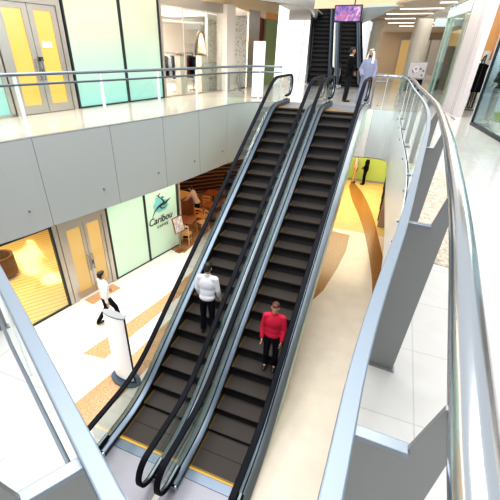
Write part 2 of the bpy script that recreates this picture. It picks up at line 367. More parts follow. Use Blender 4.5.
# ================================================================== SETTING
def setting():
    # lower floor
    mb = MB(); mb.prism([(-12, -9), (12, -9), (12, 32), (-12, 32)], -.2, 0)
    struct(mb, 'floor', M['floor_low'], label='white marble ground floor of the mall')
    z = .004
    def inlay(name, poly, m, n=4, zz=z, h=.004):
        mb = MB(); mb.prism(poly, zz - h, zz); return struct(mb, name, m)
    up = spline([V(p) for p in [(-2.85, 1.55), (-2.62, 2.6), (-2.46, 3.5), (-2.28, 4.6), (-2.2, 5.6), (-2.15, 7.2)]], 5)
    dn = spline([V(p) for p in [(-2.22, 1.62), (-2.10, 2.7), (-1.98, 3.6), (-1.86, 4.7), (-1.78, 5.7), (-1.72, 7.2)]], 5)
    inlay('trim_1', up + dn[::-1], M['tan'])
    inlay('trim_2', [V((-2.0, -.3)), V((-1.92, .3)), V((-1.74, 1.4)), V((-1.60, 2.6)), V((-1.48, 4.2)), V((-.95, 4.2)), V((-1.1, 1.0)), V((-1.3, -.5))], M['tan'])
    # warm ground floor on the right of the escalators with brown arcs
    inlay('floor_2', [V((2.0, -2)), V((4.6, -2)), V((5.2, 6)), V((4.6, 12.2)), V((2.5, 12.2)), V((1.9, 6))], M['cream_floor'], zz=.003, h=.003)
    inlay('floor_3', [V((-1.2, 12.2)), V((6.5, 12.2)), V((6.5, 19.9)), V((-1.2, 19.9))], M['yellow_floor'], zz=.003, h=.003)
    a = spline([V(p) for p in [(1.7, 18.6), (2.14, 16.3), (2.7, 14.2), (3.18, 12.0), (3.65, 9.05), (3.83, 7.1), (3.95, 4)]], 5)
    b = spline([V(p) for p in [(1.75, 19.8), (2.45, 18.0), (2.95, 16.2), (3.4, 14.1), (3.75, 11.9), (4.15, 9.2), (4.4, 7.1), (4.5, 4)]], 5)
    inlay('trim_3', a + b[::-1], M['brown'], zz=.007)
    inlay('trim_4', [V((.6, 12.0)), V((2.58, 11.75)), V((2.62, 10.2)), V((2.5, 8.6)), V((2.3, 7.0)), V((2.0, 6.0)), V((1.2, 6.0))], M['brown'], zz=.007)
    # upper floor
    outer = [(-14, -9), (14, -9), (14, 46), (-14, 46)]
    struct(holed(outer, VOID, H, 'floor_upper', None), 'floor_4', M['floor_up'], label='pale marble floor of the upper storey')
    g = [V((-14, -1.6))] + [V((p.x - .06, p.y)) for p in LEFT] + [V((-.86, 13.2)), V((-3, 16.5)), V((-4.3, 17)), V((-14, 17))]
    mb = MB(); mb.prism(g, H, H + .004); struct(mb, 'floor_5', M['floor_gallery'])
    struct(holed(outer, VOID, 3.38, 's', None), 'ceiling', M['white_ceil'], label='white soffit under the upper storey')
    # pebble band beside the rail
    mb = MB(); mb.prism([V((3.52, .2)), V((3.62, 1.5)), V((3.68, 3.2)), V((3.66, 5.5)), V((3.95, 5.5)), V((4.1, 3.2)), V((4.05, 1.4)), V((3.95, .1))], H, H + .006)
    struct(mb, 'trim_5', M['pebble'])
    # fascias round the void
    def fascia(name, pts, z0, z1, m, label, th=.05, side=1, joints=None, bolts=False):
        off = []
        for i, p in enumerate(pts):
            t = (pts[min(i + 1, len(pts) - 1)] - pts[max(i - 1, 0)]).normalized(); off.append(p + V((-t.y, t.x)) * side * .02)
        mb = MB()
        backing = [tuple(p) for p in pts]
        for i in range(len(pts) - 1):
            a, b = pts[i], pts[i + 1]
            mb.add([(a.x, a.y, z0), (b.x, b.y, z0), (b.x, b.y, z1), (a.x, a.y, z1)], [(0, 1, 2, 3)])
        root = struct(mb, name, M['joint'], label=label)
        # panels
        cuts = joints; k0 = 0
        for c0, c1 in zip(cuts, cuts[1:]):
            seg = [q for q in resample_by(off, c0 + .006, c1 - .006)]
            pm = MB(); n = len(seg)
            vs = [(q.x, q.y, z0 + .004) for q in seg] + [(q.x, q.y, z1 - .004) for q in seg]
            pm.add(vs, [(i, i + 1, i + 1 + n, i + n) for i in range(n - 1)])
            p = pm.build('fascia_panel', m, root)
            s = p.modifiers.new('t', 'SOLIDIFY'); s.thickness = .012; s.offset = 0
            if bolts:
                q = seg[int(n * .78)]; q2 = seg[min(int(n * .78) + 1, n - 1)]; t = (q2 - q).normalized(); nn = V((-t.y, t.x, 0)) * side
                zb = z0 + .52
                bm_ = MB(); c = V((q.x, q.y, zb))
                bm_.tube([c, c + nn * .03], .028, 10); bm_.tube([c + nn * .03, c + nn * .045], .017, 10)
                bm_.build('bolt', M['steel_plate'], p)
        return root
    def resample_by(pts, s0, s1, step=.15):
        cum = [0]
        for a, b in zip(pts, pts[1:]): cum.append(cum[-1] + (b - a).length)
        def at(s):
            s = max(0, min(cum[-1], s))
            for i in range(len(pts) - 1):
                if s <= cum[i + 1] + 1e-9: return pts[i].lerp(pts[i + 1], (s - cum[i]) / max(1e-9, cum[i + 1] - cum[i]))
            return pts[-1]
        n = max(2, int((s1 - s0) / step)); return [at(s0 + (s1 - s0) * k / n) for k in range(n + 1)]
    def length(pts): return sum((b - a).length for a, b in zip(pts, pts[1:]))
    setting.by = resample_by; setting.length = length
    L = length(LEFT)
    # joint at the photographed seams: arc length where y passes the seam
    def s_at_y(pts, y):
        s = 0
        for a, b in zip(pts, pts[1:]):
            if (a.y - y) * (b.y - y) <= 0 and a.y != b.y: return s + (b - a).length * (y - a.y) / (b.y - a.y)
            s += (b - a).length
        return s
    seams = [0] + [s_at_y(LEFT, y) for y in (.5, 2.5, 4.4, 6.15, 7.8, 9.5)] + [s_at_y(LEFT, 10.95), L]
    setting.seams = seams
    fascia('wall_left', LEFT, 3.0, H, M['fascia'], 'curved grey metal fascia of the left gallery', side=-1, joints=seams, bolts=True)
    far = [V((-.86, 11.2)), V((2.5, 11.2))]
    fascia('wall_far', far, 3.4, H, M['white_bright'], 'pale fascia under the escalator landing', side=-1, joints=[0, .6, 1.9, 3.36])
    LR = length(RIGHT)
    fascia('wall_right', RIGHT, 3.4, H, M['fascia_pale'], 'pale fascia under the right balustrade', side=1, joints=[LR * k / 9 for k in range(10)])
    LN = length(NEAR)
    fascia('wall_near', NEAR[::-1], 3.0, H, M['fascia'], 'grey fascia under the near balustrade', side=1, joints=[LN * k / 5 for k in range(6)])
    # gallery floor edge trim
    mb = MB(); mb.tube([V((p.x, p.y, H + .012)) for p in LEFT], .022, 6); struct(mb, 'trim_6', M['steel_plate'])
    mb = MB(); mb.tube([V((p.x, p.y, H + .01)) for p in NEAR], .02, 6); struct(mb, 'trim_7', M['steel_plate'])
    # outer shell
    mb = MB(); mb.box((-11.5, 10, 5), (.2, 44, 10)); struct(mb, 'wall_west', M['white_warm'])
    mb = MB(); mb.box((11.5, 12, 5), (.2, 66, 10)); struct(mb, 'wall_east', M['white_warm'])
    mb = MB(); mb.box((0, 20.2, 1.5), (24, .2, 3.0)); struct(mb, 'wall_lower_far', M['white_warm'])
    mb = MB(); mb.box((3.6, 20.0, 1.5), (8, .1, 3.0)); struct(mb, 'wall_lime', M['lime'], label='lime green wall at the end of the ground floor')
    mb = MB(); mb.box((3.6, 19.93, .06), (8, .03, .12)); struct(mb, 'baseboard_far', M['grey_mid'])
    mb = MB(); mb.box((3.66, 16.6, 1.5), (.12, 6.8, 3.0)); w = struct(mb, 'wall_lower_right', M['pink_wall'], label='pinkish shop front on the right of the ground floor')
    mb = MB(); mb.box((3.59, 16.2, 1.3), (.02, 5.0, 2.3)); mb.build('pane', M['glass_green'], w)
    mb = MB()
    for y in (13.7, 15.3, 16.9, 18.6): mb.box((3.58, y, 1.3), (.05, .06, 2.4))
    mb.build('mullion', M['frame_dark'], w)
    mb = MB(); mb.box((6.5, 13.25, 1.5), (5.8, .12, 3.0)); struct(mb, 'wall_lower_return', M['pink_wall'])
setting()

# ================================================================== ESCALATORS
TAN = math.tan(.5279); YB = .863; YT = YB + H / TAN; LT = YT + .434
def N(y, T1=.6, T2=.42):
    if y < YB - T1: return 0.
    if y < YB + T1: return TAN * (y - YB + T1) ** 2 / (4 * T1)
    if y < YT - T2: return TAN * (y - YB)
    if y < YT + T2: return H - TAN * (YT + T2 - y) ** 2 / (4 * T2)
    return H
def ysamp(a, b):
    ys = [a]; y = a
    while y < b - 1e-6:
        y += .12 if (y < 1.8 or y > YT - 1) else .5
        ys.append(min(y, b))
    return ys
def escalator(loc, label, rz=0., parts_small=False):
    root = thing('escalator', loc, label, 'escalator', 'escalators', rz)
    E0, E1 = -.45, 11.3
    # truss: sides and underside
    for s in (-1, 1):
        mb = MB(); ys = ysamp(E0, 11.19); n = len(ys); x = s * .745
        vs = []
        for y in ys: vs += [(x, y, N(y) + .07), (x, y, max(N(y) - .62, .002)), (x - s * .02, y, max(N(y) - .62, .002)), (x - s * .02, y, N(y) + .07)]
        fs = []
        for i in range(n - 1):
            for k in range(4): a = i * 4 + k; b = i * 4 + (k + 1) % 4; fs.append((a, b, b + 4, a + 4))
        fs += [(0, 1, 2, 3), tuple((n - 1) * 4 + k for k in range(4))]
        mb.add(vs, fs); mb.build('side_cladding', M['cladding'], root, smooth=True)
    mb = MB(); ys = [y for y in ysamp(1.6, 11.19)]; n = len(ys)
    vs = [(x, y, max(N(y) - .62, .01)) for y in ys for x in (-.72, .72)]
    mb.add(vs, [(2 * i, 2 * i + 1, 2 * i + 3, 2 * i + 2) for i in range(n - 1)]); mb.build('underside', M['grey_mid'], root, smooth=True)
    # landings
    for nm, y0, y1, zz in (('lower', -1.75, 0, 0), ('upper', LT, 11.6, H)):
        mb = MB(); mb.box((0, (y0 + y1) / 2, zz + .005), (1.46, y1 - y0, .014)); mb.build('floor_plate', M['ridged'], root)
        yc = 0 if zz == 0 else LT; sg = -1 if zz == 0 else 1
        mb = MB(); mb.box((0, yc + sg * .11, zz + .018), (1.0, .2, .014))
        c = mb.build('comb_plate', M['steel_blue'], root)
        mb = MB(); mb.box((0, yc + sg * .012, zz + .027), (1.0, .035, .014))
        for k in range(40): mb.box((-.49 + k * .0251, yc - sg * .02, zz + .024), (.008, .05, .01))
        mb.build('comb_teeth', M['yellow'], c)
    # steps
    k = 0; y = .02; prev = 0.
    while y < LT - .05:
        z = N(y + .02) + .012; y1 = min(y + .405, LT + .05); mb = MB()
        mb.box((0, (y + y1) / 2, z - .012), (.94, y1 - y, .024), mi=0)
        for s in (-1, 1): mb.box((s * .485, (y + y1) / 2, z - .010), (.03, y1 - y, .024), mi=2)
        mb.box((0, y + .012, z - .012), (.94, .02, .026), mi=1)
        if z - prev > .02:
            zl = max(prev - .02, z - .25); pr = []
            for q in range(5): t = q / 4; pr.append((-.5, y + .035 * math.sin(PI * t) * .8 + .01, zl + (z - .02 - zl) * t))
            vs = pr + [(.5, p[1], p[2]) for p in pr]; mb.add(vs, [(i, i + 1, i + 6, i + 5) for i in range(4)], 1)
        mb.build('step', [M['tread'], M['riser'], M['yellow_dim']], root)
        prev = z; y += .405; k += 1
    path = [(y, N(y)) for y in ysamp(E0, E1)]
    for s in (-1, 1):
        # skirt and decks
        mb = MB(); mb.sweepyz(path, [(s * .597, .10), (s * .623, .10), (s * .623, .169), (s * .597, .169)]); mb.build('gasket', M['rubber'], root, smooth=True)
        mb = MB(); mb.sweepyz(path, [(s * .502, -.30), (s * .512, -.30), (s * .512, .11), (s * .502, .11)]); mb.build('skirt', M['skirt'], root, smooth=True)
        mb = MB(); mb.sweepyz(path, [(s * .505, .105), (s * .508, .125), (s * .585, .165), (s * .598, .165), (s * .598, .10), (s * .515, .085)]); mb.build('inner_deck', M['steel_blue'], root, smooth=True)
        mb = MB(); mb.sweepyz(path, [(s * .622, .10), (s * .622, .165), (s * .66, .155), (s * .755, .10), (s * .755, .04), (s * .64, .05)]); mb.build('outer_deck', M['steel'], root, smooth=True)
        # end caps (newel skirt)
        for (yy, zz, sg) in ((E0, 0, -1), (E1, H, 1)):
            mb = MB(); mb.box((s * .63, yy + sg * .03, zz + .087), (.25, .06, .15)); mb.build('newel_cap', M['steel_bright'], root, bevel=.012)
        # glass balustrade
        top = [(y, N(y) + .885) for y in ysamp(-.5, 11.42)]
        arcL = [(-.5 - .285 * math.sin(a), .60 + .285 * math.cos(a)) for a in [PI * q / 10 for q in range(1, 11)]][::-1]
        arcU = [(11.42 + .285 * math.sin(a), H + .60 + .285 * math.cos(a)) for a in [PI * q / 10 for q in range(1, 11)]]
        mb = MB(); x = s * .61
        bot = [(y, N(y) + .12) for y in ysamp(-.5, 11.42)]
        n = len(top); vs = [(x, p[0], p[1]) for p in bot] + [(x, p[0], p[1]) for p in top]
        mb.add(vs, [(i, i + 1, i + 1 + n, i + n) for i in range(n - 1)])
        for arc, c0 in ((arcL, (-.5, .60)), (arcU, (11.42, H + .60))):
            vs = [(x, c0[0], c0[1])] + [(x, p[0], p[1]) for p in arc]
            mb.add(vs, [(0, i, i + 1) for i in range(1, len(arc))])
        mb.build('glass_panel', M['glass_green'], root)
        # handrail
        r = .32
        arcL = [(-.52 - r * math.sin(a), .60 + r * math.cos(a)) for a in [PI * q / 14 for q in range(0, 15)]][::-1]
        arcU = [(11.44 + r * math.sin(a), H + .60 + r * math.cos(a)) for a in [PI * q / 14 for q in range(0, 15)]]
        hp = [(-.2, .28)] + arcL + [(y, N(y) + .92) for y in ysamp(-.40, 11.32)] + arcU + [(11.1, H + .28)]
        # the path runs backwards at the lower end: sweep uses the local tangent
        prof = [(-.052, .0), (-.058, .016), (-.044, .038), (.044, .038), (.058, .016), (.052, 0), (.04, -.018), (-.04, -.018)]
        mb = MB(); mb.sweepyz(hp, prof, x0=x); mb.build('handrail', M['rubber'], root, smooth=True)
        mb = MB(); mb.sweepyz(hp, [(-.02, -.035), (-.02, -.012), (.02, -.012), (.02, -.035)], x0=x); mb.build('handrail_guide', M['steel'], root, smooth=True)
    return root
escA = escalator((0, 0, 0), 'left escalator of the front pair, carrying the man in a white shirt')
escB = copy_tree(escA)
mb = MB(); mb.tube([(.69, -.12, .12), (.69, -.12, .185)], .022, 12); mb.ellip((.69, -.12, .185), (.022, .022, .012)); tag(mb.build('stop_button', mat('red button', (.8, .03, .03), .4), escA, smooth=True), 'red emergency stop button'); escB.location = (1.5692, 0, 0); escB['label'] = 'right escalator of the front pair, carrying the person in red'
az = math.radians(13)
cz, sz = math.cos(az), math.sin(az)
base = V((.63, 19.7, H))
for k, lab in ((0, 'dark escalator rising behind the hanging television screen'), (1, 'dark escalator rising to the left of the hanging television screen')):
    e = copy_tree(escA); e.location = base + V((-1.65 * cz * k, -1.65 * sz * k, 0)); e.rotation_euler.z = az; e['label'] = lab

# ================================================================== LEFT GALLERY BALUSTRADE
by, length, seams = setting.by, setting.length, setting.seams
def off_curve(pts, d):
    out = []
    for i, p in enumerate(pts):
        t = (pts[min(i + 1, len(pts) - 1)] - pts[max(i - 1, 0)]).normalized(); out.append(p + V((-t.y, t.x)) * d)
    return out
def gallery():
    pts = off_curve(LEFT, .03); root = thing('glass_balustrade', (pts[20].x, pts[20].y, H), 'clear glass balustrade with twin steel rails along the left gallery edge', 'balustrade')
    def bl(mb, name, m, **k): return local(mb, root).build(name, m, root, **k)
    s = seams
    for a, b in zip(s, s[1:]):
        q = by(pts, a + .02, b - .02); n = len(q); mb = MB()
        vs = [(p.x, p.y, H + .03) for p in q] + [(p.x, p.y, H + .98) for p in q]
        mb.add(vs, [(i, i + 1, i + 1 + n, i + n) for i in range(n - 1)]); bl(mb, 'glass_panel', M['glass'], smooth=True)
    for a in s[1:]:
        p = by(pts, a, a + .01)[0]; p2 = by(pts, max(0, a - .1), a)[0]; t = (p - p2).normalized(); nn = V((t.y, -t.x))
        mb = MB(); mb.beam((p.x, p.y, H + .02), (p.x, p.y, H + 1.14), .035, .07, up=V((t.x, t.y, 0)))
        bl(mb, 'post', M['glass_edge'])
    q = by(pts, 0, length(pts), .2)
    mb = MB(); mb.tube([(p.x, p.y, H + 1.17) for p in q], .035, 10); bl(mb, 'handrail', M['steel'], smooth=True)
    mb = MB(); mb.tube([(p.x, p.y, H + .99) for p in q], .024, 8); bl(mb, 'lower_rail', M['steel_blue'], smooth=True)
gallery()

# ================================================================== NEAR / RIGHT BALUSTRADE
def near_rail():
    root = thing('steel_balustrade', (3.4, -1.5, H), 'near curved steel tube balustrade on plate posts around the escalator void', 'balustrade')
    def bl(mb, name, m, **k): return local(mb, root).build(name, m, root, **k)
    rz = H + 1.0
    mb = MB(); mb.tube([(p.x, p.y, H + p.z) for p in RAIL3], .040, 20); bl(mb, 'handrail', M['steel_bright'], smooth=True)
    bar = [V((p.x - .0, p.y)) for p in RIGHT]
    zb = H + .985
    # flat rail: right run then, after the corner, left run
    def flat(pts, w, h, name, m):
        mb = MB(); n = len(pts); vs = []; fs = []
        for i, p in enumerate(pts):
            t = (pts[min(i + 1, n - 1)] - pts[max(i - 1, 0)]).normalized(); nn = V((-t.y, t.x))
            for u, v in ((-w / 2, -h), (w / 2, -h), (w / 2, 0), (-w / 2, 0)): vs.append((p.x + nn.x * u, p.y + nn.y * u, zb + v))
        for i in range(n - 1):
            for k in range(4): a = i * 4 + k; b = i * 4 + (k + 1) % 4; fs.append((a, b, b + 4, a + 4))
        fs += [(0, 1, 2, 3), tuple((n - 1) * 4 + k for k in range(4))]
        mb.add(vs, fs); return bl(mb, name, m, bevel=.004)
    barp = [V((3.17, -3.2)), V((3.187, -2.907))] + [V(p) for p in [(3.2, -2.55), (3.232, -2.16), (3.30, -1.5), (3.38, -.5), (3.46, .52), (3.53, 1.5), (3.58, 2.7), (3.57, 4.2), (3.46, 6.8), (3.40, 9.0), (3.33, 10.5), (3.2, 11.0), (3.0, 11.2), (2.5, 11.23)]]
    flat(spline(barp, 5), .042, .03, 'flat_rail', M['rail_white'])
    lbar = [V((3.17, -3.2)), V((2.837, -3.059)), V((2.545, -2.902)), V((2.15, -2.69)), V((1.5, -2.345)), V((.4, -1.75)), V((-1.5, -1.12))]
    flat(lbar, .038, .05, 'flat_rail', M['rail_white'])
    # glass below the flat rails
    for pts in (spline(barp[1:], 4), lbar):
        cum = 0; seg = [pts[0]]
        for a, b in zip(pts, pts[1:]):
            seg.append(b); cum += (b - a).length
            if cum > 1.6 or b is pts[-1]:
                n = len(seg); g = MB(); vs = [(p.x, p.y, H - .25) for p in seg] + [(p.x, p.y, zb - .02) for p in seg]
                g.add(vs, [(i, i + 1, i + 1 + n, i + n) for i in range(n - 1)]); gp = bl(g, 'glass_panel', M['glass'])
                e = MB(); p = seg[0]; e.tube([(p.x, p.y, H - .25), (p.x, p.y, zb - .03)], .006, 6)
                local(e, root).build('glass_edge', M['glass_edge'], gp)
                t = (seg[-1] - seg[0]).normalized(); nn = V((-t.y, t.x, 0))
                for zc in (H - .12, H + .12):
                    c = MB(); mid = V((*seg[min(1, n - 1)], zc)); c.tube([mid - nn * .03, mid + nn * .045], .02, 10)
                    local(c, root).build('glass_clamp', M['steel'], gp)
                seg = [b]; cum = 0
    # plate posts
    def post(p, nn, outer, top):
        """p: plan point under the flat rail, nn: unit vector towards the walkway, outer: distance to the round rail"""
        t = V((-nn.y, nn.x, 0)); n3 = V((nn.x, nn.y, 0)); b = V((p.x, p.y, H))
        w = min(outer - .015, .182); aw = w - .054; top -= .0
        prof = [(0.01, 0), (w, 0), (outer + .005, top), (outer - .043, top), (aw, .955), (aw, .935), (0.01, .935)]
        mb = MB(); mb.extrude([b + n3 * u + V((0, 0, v)) - t * .007 for u, v in prof], t * .014); pl = bl(mb, 'plate_post', M['steel_plate'], bevel=.002)
        mb = MB(); mb.beam(b + n3 * .0 + V((0, 0, .945)), b + n3 * (aw + .004) + V((0, 0, .945)), .030, .016); local(mb, root).build('bracket', M['steel'], pl, bevel=.002)
        mb = MB(); mb.beam(b + n3 * .0 + V((0, 0, .004)), b + n3 * (w + .01) + V((0, 0, .004)), .05, .012); local(mb, root).build('base_plate', M['steel_plate'], pl)
    def at_y(pts, y):
        for a, b in zip(pts, pts[1:]):
            if (a.y - y) * (b.y - y) <= 0 and a.y != b.y:
                return a.lerp(b, (y - a.y) / (b.y - a.y)), (b - a).normalized()
        return pts[0], (pts[1] - pts[0]).normalized()
    bp = spline(barp, 5)
    for y in (-2.72, -1.42, .45, 2.2, 4.0, 5.8, 7.5, 9.2):
        p, t = at_y(bp, y); r, _ = at_y(RAIL, y); nn = V((t.y, -t.x))
        post(p, nn, (r - p).dot(nn), min(RAIL3, key=lambda q: abs(q.y - y)).z)
    for p in (V((2.728, -3.0)), V((1.0, -2.075)), V((-.6, -1.42))):
        t = V((-.87, .49)) if p.x > .2 else V((-.95, .3)); t.normalize(); nn = V((-t.y, t.x)) ; nn = nn if nn.y < 0 else -nn
        post(p, nn, .2, 1.08)
    # round rail on the outer side of the left run, and a thin rod between its posts
    mb = MB(); mb.tube([(x, y, H + 1.1) for x, y in ((3.36, -3.25), (3.22, -3.42), (3.0, -3.40), (2.62, -3.19), (1.0, -2.24), (-.6, -1.58), (-1.6, -1.3))], .040, 14); bl(mb, 'handrail', M['steel_bright'], smooth=True)
    mb = MB(); mb.tube([(x, y, H + .94) for x, y in ((2.715, -3.035), (2.29, -2.82), (1.0, -2.13), (-.6, -1.47))], .005, 8); bl(mb, 'rod', M['steel'], smooth=True)
    # far return with two rails
    for h, r in ((1.0, .035), (.83, .025)):
        mb = MB(); mb.tube([(2.75, 11.4, H + h), (2.36, 11.4, H + h)], r, 10); bl(mb, 'return_rail', M['rail_white'], smooth=True)
    mb = MB(); mb.tube([(2.36, 11.4, H), (2.36, 11.4, H + 1.0)], .03, 10); bl(mb, 'end_post', M['rail_white'], smooth=True)
near_rail()

# ================================================================== FACADES
class Line:
    def __init__(s, a, b): s.a = V(a); s.u = (V(b) - V(a)).normalized(); s.n = V((-s.u.y, s.u.x))
    def p(s, d, off=0., z=0.): q = s.a + s.u * d + s.n * off; return V((q.x, q.y, z))
    def ang(s): return math.atan2(s.u.y, s.u.x)
LF = Line((-4.72, 2.6), (-3.65, 7.87))      # ground floor shop front on the left
UF = Line((-6.2, 5.2), (-5.4, 9.9))         # upper gallery shop front on the left
RF = Line((5.507, 7.025), (4.774, 12.92))   # upper shop front on the right
def slab(mb, ln, s0, s1, off, th, z0, z1, mi=None):
    c = ln.p((s0 + s1) / 2, off, (z0 + z1) / 2); return mb.box(c, (s1 - s0, th, z1 - z0), ln.ang(), mi)
def one(name, ln, s0, s1, off, th, z0, z1, m, parent=None, bevel=0.):
    mb = MB(); slab(mb, ln, s0, s1, off, th, z0, z1); 
    return mb.build(name, m, parent, bevel=bevel)
def st(name, *a, label=None, **k):
    o = one(name, *a, **k); o['kind'] = 'structure'
    if label: o['label'] = label
    return o

def double_door(name, ln, s0, s1, z0, z1, g1, g2, label, sign=False):
    """frame mesh is the thing, leaves are its parts"""
    mb = MB(); fw = .14
    slab(mb, ln, s0, s0 + fw, 0, .12, z0, z1); slab(mb, ln, s1 - fw, s1, 0, .12, z0, z1); slab(mb, ln, s0 + fw, s1 - fw, 0, .12, z1 - .16, z1)
    root = struct(mb, name, M['frame'], label=label)
    mid = (s0 + s1) / 2
    for k, (a, b, g) in enumerate(((s0 + fw + .01, mid - .008, g1), (mid + .008, s1 - fw - .01, g2))):
        mb = MB(); w = .155 if sign else .10; zb, zt = z0 + .02, z1 - .17
        slab(mb, ln, a, a + w, 0, .06, zb, zt); slab(mb, ln, b - w, b, 0, .06, zb, zt)
        slab(mb, ln, a + w, b - w, 0, .06, zb, zb + .22); slab(mb, ln, a + w, b - w, 0, .06, zt - .12, zt)
        leaf = mb.build('door_leaf', M['frame'], root)
        one('door_glass', ln, a + w, b - w, .0, .015, zb + .22, zt - .12, g, leaf)
        hx = (b - .06) if k == 0 else (a + .06)
        mb = MB(); q = ln.p(hx, -.09); q0 = ln.p(hx, -.02)
        mb.tube([(q0.x, q0.y, z0 + .85), (q.x, q.y, z0 + .85), (q.x, q.y, z0 + 1.35), (q0.x, q0.y, z0 + 1.35)], .016, 8)
        mb.build('door_handle', M['steel'], leaf, smooth=True)
        if k == 1:
            mb = MB(); slab(mb, ln, hx - .03, hx + .03, -.05, .04, z0 + 1.0, z0 + 1.12); mb.build('lock', M['steel_plate'], leaf)
        if sign and k == 1:
            one('notice', ln, a + .22, a + .52, -.02, .01, z0 + 1.62, z0 + 1.76, M['white'], leaf)
            one('card_reader', ln, a + .01, a + .13, -.05, .04, z0 + 1.3, z0 + 1.4, M['black'], leaf)
    return root

def wall_of(name, ln, s0, s1, off, z0, z1, m): return st(name, ln, s0, s1, off, .08, z0, z1, m)

